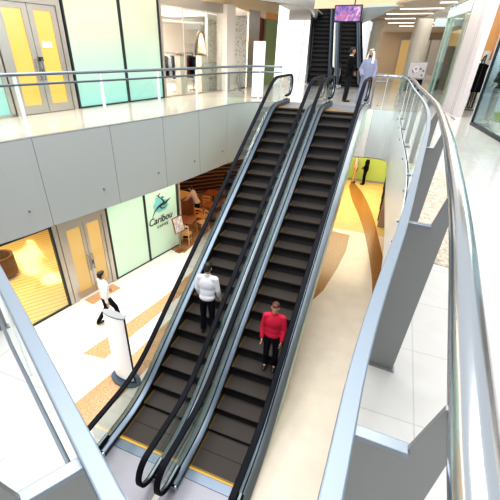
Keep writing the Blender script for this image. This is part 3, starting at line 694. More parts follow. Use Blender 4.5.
def lower_left():
    # the outward (void) side of LF is n negative: n points to -x
    st('wall_header', LF, -6, 16, .1, .12, 2.62, 3.38, M['fascia'])
    # window 1, open to a honey wood room
    mb = MB(); slab(mb, LF, .40, .46, 0, .08, 0, 2.6); slab(mb, LF, -5.0, .40, 0, .06, 0, .05); slab(mb, LF, -5.0, .4, 0, .06, 2.56, 2.62); slab(mb, LF, -2.2, -2.16, 0, .06, .05, 2.56)
    w = struct(mb, 'window_1', M['frame_dark'], label='tall shop window before the honey coloured room')
    one('pane', LF, -5.0, .40, 0, .01, .05, 2.56, M['glass'], w)
    one('mullion', LF, .46, .58, 0, .1, 0, 2.6, M['frame'], w)
    for s_, o_, L_, w_, p_ in ((1.15, 3.55, 2.2, .6, 9), (1.9, 4.3, 1.7, .22, 4), (-.3, 1.9, 1.3, .35, 6), (1.0, 1.9, .8, .5, 5)):  # narrow lights added to make sunlit patches on the wood floor
        q = LF.p(s_, o_, 2.9); l = bpy.data.lights.new('sun_patch_light', 'AREA'); l.shape = 'RECTANGLE'; l.size = L_; l.size_y = w_; l.spread = math.radians(4); l.energy = p_; l.color = (1, .97, .88)
        lo = bpy.data.objects.new('sun_patch_light', l); COL.objects.link(lo); lo.location = q; lo.rotation_euler.z = -.5
    # room behind
    st('floor_6', LF, -6, 4.4, 3.6, 7.1, -.001, .012, M['wood_warm'])
    st('wall_wood', LF, -6, 4.4, 7.1, .1, 0, 2.95, M['wood_warm'], label='honey coloured boarded wall of the left shop')
    mb = MB(); mb.box(LF.p(4.4, 3.6, 1.45), (.1, 7.0, 2.9), LF.ang()); struct(mb, 'wall_wood_side', M['wood_warm'])
    mb = MB(); mb.box(LF.p(-6, 3.6, 1.45), (.1, 7.0, 2.9), LF.ang()); struct(mb, 'wall_wood_near', M['wood_warm'])
    double_door('door_1', LF, .60, 2.2, 0, 2.6, M['amber_pale'], M['amber_pale'], 'steel framed double door with amber glass on the ground floor')
    mb = MB(); slab(mb, LF, .85, 1.95, -.32, .4, 0, .012); tag(mb.build('doormat', M['tan']), 'tan doormat before the ground floor double door', 'mat')
    n = 2
    for a, b in ((2.28, 3.80), (3.86, 5.44)):
        mb = MB(); slab(mb, LF, a - .04, a + .01, 0, .09, 0, 2.6); slab(mb, LF, b - .01, b + .02, 0, .09, 0, 2.6); slab(mb, LF, a, b, 0, .07, 0, .04); slab(mb, LF, a, b, 0, .07, 2.57, 2.62)
        w = struct(mb, 'window_%d' % n, M['frame_dark'], label=('plain mint frosted glass panel beside the double door', 'mint frosted glass panel bearing the coffee shop emblem')[n - 2])
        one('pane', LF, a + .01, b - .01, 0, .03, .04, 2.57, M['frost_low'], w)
        if n == 3:
            o = -.03
            def q(s, z, d=o): return LF.p(s, d, z if z < 1.5 else 1.5 + (z - 1.5) * .88)
            # teal brush patch
            poly = [(4.28, 1.86), (4.46, 1.72), (4.80, 1.74), (4.98, 1.90), (4.90, 2.0), (4.96, 2.12), (4.70, 2.22), (4.72, 2.34), (4.36, 2.38), (4.34, 2.2), (4.22, 2.06)]
            mb = MB(); mb.extrude([q(*p) for p in poly], tuple(-LF.n * .004) + (0,)); em = mb.build('emblem', M['teal'], w)
            # leaping reindeer: body sweep, legs, antler
            def stroke(pts, r):
                mb = MB(); mb.tube([q(s, z, o - .008) for s, z in pts], r, 8); return mb
            body = stroke([(4.12, 1.62), (4.26, 1.82), (4.44, 1.96), (4.62, 2.02), (4.80, 2.02), (4.98, 2.10), (5.10, 2.14)], [.006, .016, .03, .045, .04, .018, .006])
            body.tube([q(s, z, o - .008) for s, z in [(4.52, 1.98), (4.60, 1.86), (4.74, 1.84), (4.86, 1.90)]], [.03, .022, .014, .006], 8)
            body.tube([q(s, z, o - .008) for s, z in [(4.76, 2.04), (4.70, 2.18), (4.62, 2.26)]], [.035, .026, .016], 8)
            body.tube([q(s, z, o - .008) for s, z in [(4.62, 2.26), (4.70, 2.30), (4.78, 2.27)]], [.018, .02, .008], 8)
            body.build('reindeer_figure', M['ink'], em, smooth=True)
            an = stroke([(4.62, 2.28), (4.54, 2.33), (4.50, 2.42), (4.60, 2.50)], [.012, .018, .022, .006])
            an.tube([q(4.50, 2.40, o - .008), q(4.40, 2.45, o - .008)], [.016, .005], 6); an.build('antler', M['redink'], em, smooth=True)
            def text(body_, size, s, z, shear, name, m, sp=1.):
                cu = bpy.data.curves.new(name, 'FONT'); cu.body = body_; cu.size = size; cu.shear = shear; cu.extrude = .004; cu.align_x = 'CENTER'; cu.space_character = sp
                cu.offset = .002 if size > .2 else 0.002
                ob = bpy.data.objects.new(name + '_src', cu); COL.objects.link(ob)
                dg = bpy.context.evaluated_depsgraph_get(); dg.update()
                me = bpy.data.meshes.new_from_object(ob.evaluated_get(dg)); bpy.data.objects.remove(ob)
                # text plane: x along the front (seen from the void), y up
                ux = LF.u; R = Matrix(((ux.x, 0, -LF.n.x, 0), (ux.y, 0, -LF.n.y, 0), (0, 1, 0, 0), (0, 0, 0, 1)))
                p = q(s, z); me.transform(Matrix.Translation(p) @ R); me.materials.clear(); me.materials.append(m)
                t = bpy.data.objects.new(name, me); COL.objects.link(t); t.parent = w; return t
            text('Caribou', .37, 4.52, 1.31, .28, 'lettering', M['ink'])
            text('COFFEE', .12, 4.60, 1.12, 0, 'lettering', M['ink'], 1.5)
        n += 1
    # cafe beyond: dark room with a wavy slatted wall
    mb = MB(); slab(mb, LF, 5.50, 5.60, 0, .16, 0, 2.62); struct(mb, 'trim_8', M['frame'])
    mb = MB(); mb.box((-5.4, 11.6, .006), (4.6, 8.4, .012), 0); struct(mb, 'floor_7', mat('brown cafe floor', (.36, .19, .085), .4, var=.2, vscale=4))
    a, b = V((-7.6, 12.0)), V((-2.2, 17.2)); t = (b - a).normalized(); c = (a + b) / 2
    mb = MB(); mb.box((c.x, c.y, 1.45), ((b - a).length, .1, 2.9), math.atan2(t.y, t.x)); struct(mb, 'wall_cafe', M['cafe_wall'], label='dark cafe wall of wavy amber slats')
    mb = MB(); mb.box((-7.4, 9.6, 1.45), (.1, 5.2, 2.9)); struct(mb, 'wall_cafe_side', M['brown_wood'])
    mb = MB(); mb.box((-5.55, 7.95, 1.45), (3.6, .06, 2.9), -.2); struct(mb, 'wall_cafe_near', M['brown_wood'])
    mb = MB(); mb.box((-2.4, 14.6, 1.45), (.5, .5, 2.9)); struct(mb, 'column_cafe', M['frost_low'])
lower_left()

def upper_left():
    z0, z1 = H, H + 3.3
    mb = MB(); mb.extrude([UF.p(a, -.05, b) for a, b in ((-9, z1), (10.3, z1), (12.5, z1 - .2), (14.75, z1 - .42), (14.75, z1 + 1.6), (-9, z1 + 1.6))], tuple(UF.n * .1) + (0,)); struct(mb, 'wall_upper_left', M['cream'], label='cream bulkhead above the upper shops')
    # glazing left of the door
    mb = MB(); slab(mb, UF, -2.9, -2.84, 0, .1, z0, z1); slab(mb, UF, -1.02, -.90, 0, .1, z0, z1); slab(mb, UF, -5, -.9, 0, .1, z0, z0 + .08)
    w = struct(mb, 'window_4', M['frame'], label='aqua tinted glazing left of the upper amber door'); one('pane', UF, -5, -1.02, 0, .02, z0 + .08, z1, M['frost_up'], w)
    double_door('door_2', UF, -.86, 1.12, z0, z0 + 2.75, M['amber'], M['amber'], 'wide double door with amber glass on the upper gallery', sign=True)
    st('wall_over_door', UF, -1.0, 1.2, 0, .1, z0 + 2.75, z1, M['frame'])
    n = 5
    for a, b in ((1.22, 3.28), (3.34, 5.14)):
        mb = MB(); slab(mb, UF, a - .04, a + .02, 0, .1, z0, z1); slab(mb, UF, b - .02, b + .03, 0, .1, z0, z1); slab(mb, UF, a, b, 0, .08, z0, z0 + .05)
        w = struct(mb, 'window_%d' % n, M['frame_dark'], label='large aqua and cream frosted panel %s' % ('beside the upper amber door' if n == 5 else 'beside the clothing shop'))
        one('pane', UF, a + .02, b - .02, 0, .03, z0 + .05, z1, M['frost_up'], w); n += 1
    # clothing shop front
    mb = MB(); slab(mb, UF, 5.18, 5.30, 0, .14, z0, z1); slab(mb, UF, 5.3, 9.3, 0, .14, z1 - .32, z1); slab(mb, UF, 5.3, 9.3, 0, .06, z0, z0 + .05)
    for s in (6.6, 8.2): slab(mb, UF, s - .012, s + .012, 0, .03, z0 + .05, z1 - .3)
    w = struct(mb, 'window_7', M['frame'], label='glass front of the clothing shop on the upper gallery'); one('pane', UF, 5.3, 9.3, 0, .015, z0 + .05, z1 - .32, M['glass'], w)
    st('wall_shop_back', UF, 5.2, 15, 5.2, .1, z0, z1 + .2, M['white_warm'])
    mb = MB(); mb.box(UF.p(5.24, 2.7, (z0 + z1) / 2), (.1, 5.2, z1 - z0), UF.ang()); struct(mb, 'wall_shop_side', M['white_warm'])
    mb = MB(); slab(mb, UF, 5.2, 15, 2.7, 5.4, z1 + .02, z1 + .1); struct(mb, 'ceiling_2', M['white_ceil'])
    st('column_1', UF, 9.3, 10.0, -.02, .5, z0, z1, M['white_warm'])
    # speckled screens
    for a, b, o, lab in ((8.75, 9.75, .45, 'pale screen speckled with gold inside the clothing shop window'), (10.06, 11.45, .0, 'tall screen speckled with gold beyond the white shop column')):
        mb = MB(); slab(mb, UF, a, b, o, .05, z0 + .05, z1 - .35)
        r = mb.build('speckled_screen', M['gold']); tag(r, lab, 'screen', 'speckled screens')
        mb = MB(); slab(mb, UF, a - .03, a, o, .06, z0 + .0, z1 - .32); slab(mb, UF, b, b + .03, o, .06, z0, z1 - .32); slab(mb, UF, a - .03, b + .03, o, .06, z0, z0 + .06)
        mb.build('screen_frame', M['frame'], r)
    # next shops
    st('wall_tan_panel', UF, 11.6, 12.7, .0, .1, z0, z1, M['frame'])
    st('wall_burgundy', UF, 12.7, 13.35, .1, .1, z0, z1, M['burgundy'])
    o = st('door_3', UF, 13.35, 14.7, .0, .12, z0, z1 - .25, M['olive'], label='olive green shop front with an orange head')
    one('door_head', UF, 13.35, 14.7, 0, .14, z1 - .25, z1, M['orange'], o)  # plain orange strip over the olive front
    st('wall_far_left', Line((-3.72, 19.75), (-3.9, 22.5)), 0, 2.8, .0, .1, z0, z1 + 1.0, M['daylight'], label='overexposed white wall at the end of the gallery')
upper_left()

def far_end():
    z0 = H
    mb = MB(); mb.box((-4.2, 31, z0 + 3.2), (8.2, .2, 6.4)); w = struct(mb, 'window_8', M['daylight'], label='bright white glow for overexposed daylight at the far end')  # window wall put in; its glow stands in for overexposed daylight
    mb = MB()
    for x in (-6.5, -4.8, -3.1, -1.4): mb.box((x, 30.86, z0 + 2.4), (.05, .06, 4.8))
    mb.build('mullion', M['white'], w)
    # ceilings
    mb = MB(); mb.prism([V((-1.9, 16.2)), V((-1.7, 19)), V((-2.2, 22)), V((-3, 31)), V((-12, 31)), V((-12, -2)), V((-5.4, -2)), V((-4.6, 9)), V((-3.0, 14.5))], 8.72, 8.8); struct(mb, 'ceiling_3', M['grey_ceil'], label='grey slatted ceiling over the left gallery')
    e = spline([V((-4.6, 9)), V((-3.0, 14.5)), V((-1.95, 16.6)), V((-1.75, 19)), V((-2.3, 22.5)), V((-3.2, 27))], 8)
    mb = MB(); n = len(e); vs = [(p.x, p.y, 8.45) for p in e] + [(p.x, p.y, 9.3) for p in e]; mb.add(vs, [(i, i + 1, i + 1 + n, i + n) for i in range(n - 1)])
    o = struct(mb, 'trim_9', M['white'], smooth=True, label='white curved edge of the left gallery ceiling'); s = o.modifiers.new('t', 'SOLIDIFY'); s.thickness = .25; s.offset = 0
    # bulkhead over the landing and its soffit
    mb = MB(); mb.box((.85, 15.6, 8.7), (3.5, .1, 1.0)); struct(mb, 'wall_bulkhead', M['cream'], label='cream bulkhead behind the hanging television screen')
    mb = MB(); mb.prism([V((.95, 15.66)), V((2.45, 15.13)), V((1.5, 19.75)), V((.05, 25.8))], 8.20, 8.24); struct(mb, 'ceiling_4', M['soffit_blue'])
    mb = MB(); mb.prism([V((3.4, 4)), V((3.0, 14.2)), V((2.42, 15.15)), V((.7, 23.0)), V((.7, 44)), V((12, 44)), V((12, 4))], 8.28, 8.36); struct(mb, 'ceiling_5', M['beige_ceil'], label='beige ceiling over the right walkway')
    for i, (x, y, l) in enumerate(((3.4, 17.2, 1.9), (3.1, 19.6, 2.6), (3.0, 22.6, 2.8), (3.2, 26.2, 3.2), (3.8, 29.5, 3.2), (4.6, 15.0, 1.5))):
        mb = MB(); mb.box((x, y, 8.265), (l, .09, .03)); lab = ['nearest but one', 'third', 'fourth', 'fifth', 'farthest', 'nearest'][i]
        tag(mb.build('light_strip', M['strip']), '%s glowing strip in the beige ceiling counted from the viewer' % lab, 'ceiling light', 'ceiling light strips')
    # columns
    for i, (x, y, r) in enumerate(((3.6, 22.0, .45), (1.2, 24.0, .32))):
        mb = MB(); mb.loft([(x, y, z, r, r) for z in (H, H + .3, H + 2.0, 8.3)], 24); o = mb.build('column_%d' % (i + 2), M['column'], smooth=True); o['kind'] = 'structure'
        if i == 0: o['label'] = 'pale round column beyond the curved balustrade'
    mb = MB(); mb.box((4.9, 21.6, 8.02), (1.6, .1, .34)); tag(mb.build('shop_sign', M['soffit_blue']), 'pale blue blank sign hanging beside the round column', 'sign')
    # warm shop fronts at the end of the right walkway
    mb = MB(); mb.box((4.0, 40, z0 + 1.7), (9, .2, 3.4)); struct(mb, 'wall_end', mat('brown end wall', (.50, .36, .22), .5))
    for k, (x, g) in enumerate(((2.9, 'amber_pale'), (4.4, 'frame'), (5.4, 'frame'), (7.2, 'amber'))):
        mb = MB(); mb.box((x, 39.85, z0 + 1.35), (1.0, .1, 2.7)); o = mb.build('door_%d' % (4 + k), M[g]); o['kind'] = 'structure'
        mb = MB()
        for dx in (-.52, .52): mb.box((x + dx, 39.8, z0 + 1.4), (.07, .1, 2.8))
        mb.box((x, 39.8, z0 + 2.8), (1.1, .1, .08)); mb.build('door_frame', M['steel'], o)
    # amber lit front behind the column
    mb = MB(); mb.box((5.6, 24.4, z0 + 1.4), (.2, 3.2, 2.8), .1); struct(mb, 'wall_amber', M['amber'])
    mb = MB(); mb.box((5.2, 21.6, z0 + 1.0), (.5, .5, 2.0), .1); tag(mb.build('display_case', M['suit'], bevel=.03), 'tall black display case before the amber lit shop front', 'display case')
far_end()

def right_shops():
    z0, z1 = H, 8.3
    # near pane with a dark base channel
    mb = MB(); slab(mb, RF, -4.5, 2.30, 0, .08, z0, z0 + .07); slab(mb, RF, 2.26, 2.32, 0, .06, z0, z1); slab(mb, RF, -.42, -.39, 0, .04, z0, z1)
    w = struct(mb, 'window_9', M['frame_dark'], label='tall glass shop window on the right with a mannequin behind'); one('pane', RF, -4.5, 2.28, 0, .02, z0 + .07, z1, M['glass_green'], w)
    st('wall_white_panel', RF, 3.75, 5.75, -.02, .16, z0, z1, M['panel_mauve'], label='tall white panel between the right shop windows')
    mb = MB()
    for s in (4.3, 4.5): slab(mb, RF, s - .006, s + .006, .065, .006, z0, z1)
    struct(mb, 'trim_10', M['grey_mid'])
    mb = MB(); slab(mb, RF, 5.86, 5.94, 0, .08, z0, z1); slab(mb, RF, 8.5, 8.56, 0, .08, z0, z1); slab(mb, RF, 9.2, 9.28, 0, .08, z0, z1); slab(mb, RF, 5.9, 9.3, 0, .06, z0, z0 + .06)
    w = struct(mb, 'window_10', M['glass_rim'], label='glass shop window beyond the tall white panel'); one('pane', RF, 5.94, 9.2, 0, .02, z0 + .06, z1, M['glass_green'], w)
    mb = MB(); slab(mb, RF, 5.9, 9.3, .04, .05, 7.85, 8.1); mb.build('lintel', M['soffit_blue'], w)
    st('wall_right_back', RF, -5, 18, -4.2, .1, z0, z1, M['white_warm'])
    st('wall_display', RF, -4.4, 2.62, -.95, .06, z0, z1, M['pale_blue'])
    mb = MB(); mb.box(RF.p(2.62, -.50, (z0 + z1) / 2), (.05, .90, z1 - z0), RF.ang()); struct(mb, 'wall_display_return', M['pale_blue'])
    st('wall_pink', RF, 3.0, 9.5, -1.75, .08, z0, z1, M['white_warm'])
    st('wall_orange', RF, 5.9, 7.7, -1.2, .1, z0 + 1.5, z1, M['orange'], label='orange panel inside the right shop')
    st('wall_grey_inner', RF, 8.6, 12, -1.2, .1, z0, z1, M['column'])
    st('ceiling_6', RF, -5, 18, -2.1, 4.4, z1 - .06, z1 - .02, M['white_ceil'])
    mb = MB(); mb.box(RF.p(2.9, .35, z0 + .06), (.5, .02, .04), RF.ang()); struct(mb, 'trim_11', M['steel'])
right_shops()

# ================================================================== FURNITURE AND FITTINGS
def tv():
    r = thing('television', (.74, 14.0, 7.9), 'flat television hanging by a rod above the far landing', 'television')
    mb = MB(); mb.box((0, 0, 0), (1.02, .08, .54), R=Matrix.Rotation(math.radians(9), 3, 'X')); mb.build('casing', M['black'], r, bevel=.012)
    mb = MB(); mb.box((0, -.043, 0), (.94, .012, .46), R=Matrix.Rotation(math.radians(9), 3, 'X')); mb.build('display', M['screen'], r)
    mb = MB(); mb.tube([(.2, .02, .22), (.2, .02, 2.0)], .022, 8); mb.build('hanging_rod', M['black'], r, smooth=True)
tv()
def pylon():
    r = thing('white_pylon', (-2.15, 12.35, H), 'white rectangular display pylon on the gallery floor by the glass balustrade', 'pylon')
    mb = MB(); mb.box((0, 0, 1.0), (.46, .34, 1.9), .3); mb.build('body', M['white'], r, bevel=.01)
    mb = MB(); mb.box((0, 0, .025), (.5, .38, .05), .3); mb.build('plinth', M['grey_mid'], r)
pylon()
def totem():
    a = V((-1.70, 1.33)); b = V((-1.0, 1.27)); r = thing('directory_totem', (-1.32, 1.30, 0), 'white leaf shaped directory totem on a slate blue foot beside the left escalator', 'sign')
    d = (b - a).normalized(); rz = math.atan2(d.y, d.x); rot = Matrix.Rotation(rz, 3, 'Z')
    w, t = .30, .085
    def lens(w, t, n=10, off=0):
        f = [(w * math.cos(PI * k / n), -t * math.sin(PI * k / n) + off) for k in range(n + 1)]
        g = [(-w * math.cos(PI * k / n), t * math.sin(PI * k / n) + off) for k in range(1, n)]
        return [rot @ V((x, y, 0)) for x, y in f + g]
    mb = MB(); mb.prism(lens(w, t), .06, 1.93); mb.build('casing', M['black'], r)
    n = 10; mb = MB(); pts = [rot @ V((w * .985 * math.cos(PI * k / n), -(t + .006) * math.sin(PI * k / n) - .002, 0)) for k in range(n + 1)]
    vs = [(p.x, p.y, .10) for p in pts] + [(p.x, p.y, 1.92) for p in pts]; m2 = n + 1
    mb.add(vs, [(i, i + 1, i + 1 + m2, i + m2) for i in range(n)]); mb.build('front_panel', M['totem_white'], r, smooth=True)
    mb = MB(); mb.prism(lens(w + .01, t + .01), 1.93, 1.96); mb.build('cap', M['grey_mid'], r)
    mb = MB(); mb.prism(lens(w + .10, t + .16), 0, .06); mb.build('foot', M['slate'], r, bevel=.01)
totem()
def easel():
    r = thing('poster_stand', (-3.33, 7.46, 0), 'pale framed poster on a slim stand before the cafe opening', 'poster stand')
    rz = LF.ang()
    mb = MB(); mb.box((0, 0, .012), (.34, .26, .024), rz); mb.build('foot', M['brown_wood'], r, bevel=.006)
    mb = MB(); mb.tube([(0, 0, .02), (0, 0, .9)], .018, 8); mb.build('pole', M['steel'], r, smooth=True)
    R = Matrix.Rotation(rz, 3, 'Z') @ Matrix.Rotation(math.radians(-14), 3, 'X')
    mb = MB(); mb.box((0, 0, 1.12), (.52, .03, .6), R=R); mb.build('frame', M['brown_wood'], r)
    mb = MB(); mb.box(V((0, 0, 1.12)) + R @ V((0, -.018, 0)), (.46, .008, .54), R=R); mb.build('poster', M['poster'], r)
easel()

def cafe():
    def chair(mat_, name, label, x, y, rz, group):
        r = thing(name, (x, y, .012), label, 'chair', group, rz)
        mb = MB(); mb.box((0, 0, .45), (.42, .42, .03)); mb.build('seat', mat_, r, bevel=.008)
        for sx in (-1, 1):
            mb = MB(); mb.beam((sx * .18, .19, .0), (sx * .18, .18, .44), .035, .035, up=V((0, 1, 0))); mb.build('leg', mat_, r)
            mb = MB(); mb.beam((sx * .18, -.20, .0), (sx * .18, -.19, .45), .035, .035, up=V((0, 1, 0))); mb.beam((sx * .18, -.19, .45), (sx * .18, -.25, .88), .035, .03, up=V((0, 1, 0))); mb.build('leg', mat_, r)
        mb = MB(); mb.beam((-.18, -.25, .85), (.18, -.25, .85), .03, .09); mb.beam((-.18, -.235, .70), (.18, -.235, .70), .025, .05); mb.beam((-.18, -.22, .58), (.18, -.22, .58), .025, .04)
        mb.build('backrest', mat_, r, bevel=.004)
        mb = MB(); mb.beam((-.18, 0, .22), (.18, 0, .22), .02, .02); mb.beam((-.18, -.19, .22), (-.18, .18, .22), .02, .02); mb.beam((.18, -.19, .22), (.18, .18, .22), .02, .02); mb.build('stretcher', mat_, r)
        return r
    def table(label, x, y, round_=False):
        r = thing('cafe_table', (x, y, .012), label, 'table', 'cafe tables')
        mb = MB(); mb.box((0, 0, .73), (.75, .75, .035), .1); mb.build('table_top', M['brown_wood'], r, bevel=.008)
        mb = MB(); mb.tube([(0, 0, .03), (0, 0, .71)], .035, 10); mb.build('pedestal', M['black'], r, smooth=True)
        mb = MB(); mb.loft([(0, 0, 0, .24, .24), (0, 0, .02, .24, .24), (0, 0, .035, .06, .06)], 20); mb.build('base', M['black'], r)
    table('square reddish cafe table nearest the poster stand', -3.72, 8.75)
    table('reddish cafe table in the middle of the cafe, behind the light chairs', -3.47, 10.72)
    table('reddish cafe table deepest in the cafe before the slatted wall', -4.1, 12.2)
    chair(M['light_wood'], 'cafe_chair', 'light oak chair standing right behind the poster stand', -3.42, 8.12, .25, 'light oak cafe chairs')
    chair(M['light_wood'], 'cafe_chair', 'light oak chair on the far side of the nearest cafe table', -3.3, 9.42, PI - .5, 'light oak cafe chairs')
    chair(M['orange'], 'cafe_chair', 'orange brown chair before the middle cafe table', -3.65, 9.95, 0, 'orange brown cafe chairs')
    chair(M['orange'], 'cafe_chair', 'orange brown chair to the right of the middle cafe table', -2.95, 10.7, PI / 2, 'orange brown cafe chairs')
    chair(M['orange'], 'cafe_chair', 'orange brown chair before the deepest cafe table', -4.05, 11.5, .1, 'orange brown cafe chairs')
    chair(M['orange'], 'cafe_chair', 'orange brown chair to the right of the deepest cafe table', -3.4, 12.2, PI / 2, 'orange brown cafe chairs')
    r = thing('service_counter', (-5.05, 9.7, .012), 'brown wooden service counter along the left of the cafe', 'counter')
    mb = MB(); mb.box((0, 0, .5), (.6, 2.6, 1.0), -.12); mb.build('body', M['brown_wood'], r)
    mb = MB(); mb.box((0, 0, 1.02), (.7, 2.7, .04), -.12); mb.build('counter_top', M['light_wood'], r)
    r = thing('menu_lamp', (-4.75, 9.2, 2.45), 'small pale green lamp hanging over the cafe counter', 'lamp')
    mb = MB(); mb.loft([(0, 0, -.1, .12, .12), (0, 0, .02, .09, .09), (0, 0, .1, .03, .03)], 16); mb.build('lamp_shade', mat('lit green shade', (.5, .7, .3), .4, emit=(.7, .9, .4), estr=.8), r, smooth=True)
    mb = MB(); mb.tube([(0, 0, .1), (0, 0, .52)], .008, 6); mb.build('cord', M['black'], r)
cafe()
def wood_room():
    r = thing('tub_armchair', (-7.85, 3.4, .012), 'dark brown tub armchair in the honey wood room', 'armchair', rz=-.8)
    mb = MB(); mb.loft([(0, 0, .12, .36, .36), (0, 0, .3, .40, .40), (0, 0, .42, .38, .38)], 24); mb.build('seat', M['brown_wood'], r, smooth=True)
    mb = MB(); n = 20
    for k in range(n):
        a0 = PI * (-.1 + 1.2 * k / n); a1 = PI * (-.1 + 1.2 * (k + 1) / n)
        q = [(.46 * math.cos(a0), .46 * math.sin(a0)), (.46 * math.cos(a1), .46 * math.sin(a1)), (.37 * math.cos(a1), .37 * math.sin(a1)), (.37 * math.cos(a0), .37 * math.sin(a0))]
        mb.prism([V(p) for p in q], .14, .78)
    mb.build('backrest', mat('dark brown leather', (.12, .045, .02), .5), r)
    for k in range(4):
        mb = MB(); x, y = .26 * math.cos(PI / 4 + k * PI / 2), .26 * math.sin(PI / 4 + k * PI / 2); mb.tube([(x, y, 0), (x, y, .13)], .025, 8); mb.build('leg', M['black'], r)
wood_room()

def clothes():
    def rack(x, y, rz, L, label, group, hang, z=H):
        r = thing('clothes_rack', (x, y, z), label, 'clothes rack', group, rz)
        for sx in (-1, 1):
            mb = MB(); mb.tube([(sx * L / 2, 0, .05), (sx * L / 2, 0, 1.5)], .015, 8); mb.build('upright', M['black'], r)
            mb = MB(); mb.beam((sx * L / 2, -.24, .025), (sx * L / 2, .24, .025), .03, .03); mb.build('foot', M['black'], r)
        mb = MB(); mb.tube([(-L / 2, 0, 1.5), (L / 2, 0, 1.5)], .015, 8); mb.build('bar', M['black'], r)
        R = Matrix.Rotation(rz, 3, 'Z'); n = len(hang)
        for k, (kind, lab) in enumerate(hang):
            p = V((x, y, z)) + R @ V((-L / 2 + L * (k + .5) / n, 0, 0))
            g = thing('hanging_garment', (p.x, p.y, z), lab, 'garment', group + ' garments', rz)
            hgt = random.uniform(.75, 1.0); wd = .05
            mb = MB(); mb.loft([(0, 0, 1.42 - hgt, wd * .9, .23), (0, 0, 1.2, wd, .19), (0, 0, 1.36, wd * .8, .21), (0, 0, 1.41, .03, .07)], 16); mb.build('cloth', M[kind], g, smooth=True)
            mb = MB(); mb.tube([(0, 0, 1.40), (0, 0, 1.47), (0, .02, 1.515), (0, -.01, 1.525)], .005, 6); mb.build('hook', M['steel'], g)
    p = UF.p(6.65, .95); rack(p.x, p.y, UF.ang(), 1.0, 'black clothes rack nearest the left edge of the shop window', 'left rack', [('suit', 'black long coat first on the left rack'), ('navy', 'navy coat second on the left rack'), ('robe_white', 'white garment third on the left rack'), ('suit', 'black jacket fourth on the left rack'), ('grey_trouser', 'grey jacket last on the left rack')])
    p = UF.p(8.05, 1.05); rack(p.x, p.y, UF.ang(), .9, 'black clothes rack in the middle of the shop, before the arched mirror', 'middle rack', [('pinkshirt', 'pale pink dress first on the middle rack'), ('burgundy', 'burgundy jacket second on the middle rack'), ('suit', 'black jacket third on the middle rack'), ('navy', 'navy dress last on the middle rack')])
    for i, (s, o, lab) in enumerate(((6.85, .42, 'pale slim plinth by the left rack in the shop window'), (8.35, .45, 'pale slim plinth before the arched mirror'))):
        q = UF.p(s, o); r = thing('display_plinth', (q.x, q.y, H), lab, 'plinth', 'shop window plinths', UF.ang())
        mb = MB(); mb.box((0, 0, .7), (.42, .3, 1.4)); mb.build('body', M['white_warm'], r, bevel=.01)
        mb = MB(); mb.box((0, 0, 1.41), (.46, .34, .03)); mb.build('top', M['frame'], r)
        g = thing('folded_garment', (q.x, q.y, H + 1.425), ('dark red folded garment on the left plinth', 'grey folded garment on the plinth by the mirror')[i], 'garment', rz=UF.ang())
        mb = MB(); mb.box((0, 0, .04), (.3, .22, .08)); mb.build('cloth', M['burgundy' if i == 0 else 'grey_trouser'], g, bevel=.03)
        mb = MB(); mb.box((.0, -.112, .04), (.08, .006, .05)); mb.build('tag', M['white'], g)
    q = UF.p(8.9, .85); r = thing('arched_mirror', (q.x, q.y, H), 'tall oval mirror in a black ring frame in the clothing shop', 'mirror', rz=UF.ang())
    mb = MB(); mb.tube([(.42 * math.cos(a), 0, 1.2 + 1.13 * math.sin(a)) for a in [2 * PI * k / 40 for k in range(41)]], .06, 8); mb.build('frame', M['black'], r, smooth=True)
    mb = MB(); mb.extrude([(.40 * math.cos(a), -.01, 1.2 + 1.11 * math.sin(a)) for a in [2 * PI * k / 40 for k in range(40)]], (0, .02, 0)); mb.build('mirror_glass', M['mirror'], r)
    mb = MB(); mb.box((0, .1, .02), (.6, .5, .04)); mb.build('foot', M['black'], r)
    # garment rails deep in the right shop
    q = RF.p(5.9, -.72); rack(q.x, q.y, RF.ang(), .7, 'black clothes rack deep in the right shop', 'right rack', [('suit', 'black jacket first on the right rack'), ('grey_trouser', 'grey coat second on the right rack'), ('suit', 'black coat third on the right rack')])
    q = RF.p(6.55, -1.0); r = thing('graphic_board', (q.x, q.y, H), 'white board with a bold black letter in the right shop', 'sign', rz=RF.ang())
    mb = MB(); mb.box((0, 0, 1.4), (.6, .05, .75)); mb.build('board', M['white'], r)
    mb = MB(); mb.tube([(-.15, .03, 1.05), (-.15, .03, 1.65), (.05, .03, 1.6), (.17, .03, 1.35), (.05, .03, 1.1), (-.15, .03, 1.05)], .03, 6); mb.build('letter', M['black'], r)
    for sx in (-1, 1):
        mb = MB(); mb.box((sx * .3, 0, .43), (.05, .05, .86)); mb.build('leg', M['black'], r)
    # freestanding kiosk with stickers beyond the curved rail
    r = thing('sticker_kiosk', (3.75, 18.5, H), 'grey kiosk covered with purple and dark stickers before the round column', 'kiosk')
    mb = MB(); mb.box((0, 0, .66), (.80, .4, 1.32)); mb.build('body', M['grey_mid'], r, bevel=.02)
    mb = MB(); mb.box((0, -.21, .98), (.74, .02, .62)); mb.build('sticker_panel', dots('stickered panel', (.60, .60, .66), (.20, .16, .24), 6, .30), r)
    mb = MB(); mb.tube([(-.05 + .10 * math.cos(a), -.225, 1.02 + .10 * math.sin(a)) for a in [2 * PI * k / 16 for k in range(17)]], .03, 6); mb.build('round_emblem', M['white'], r)
    for sx in (-.2, .2):
        mb = MB(); mb.box((sx, -.21, .36), (.3, .02, .5)); mb.build('dark_panel', M['navy'], r)
clothes()

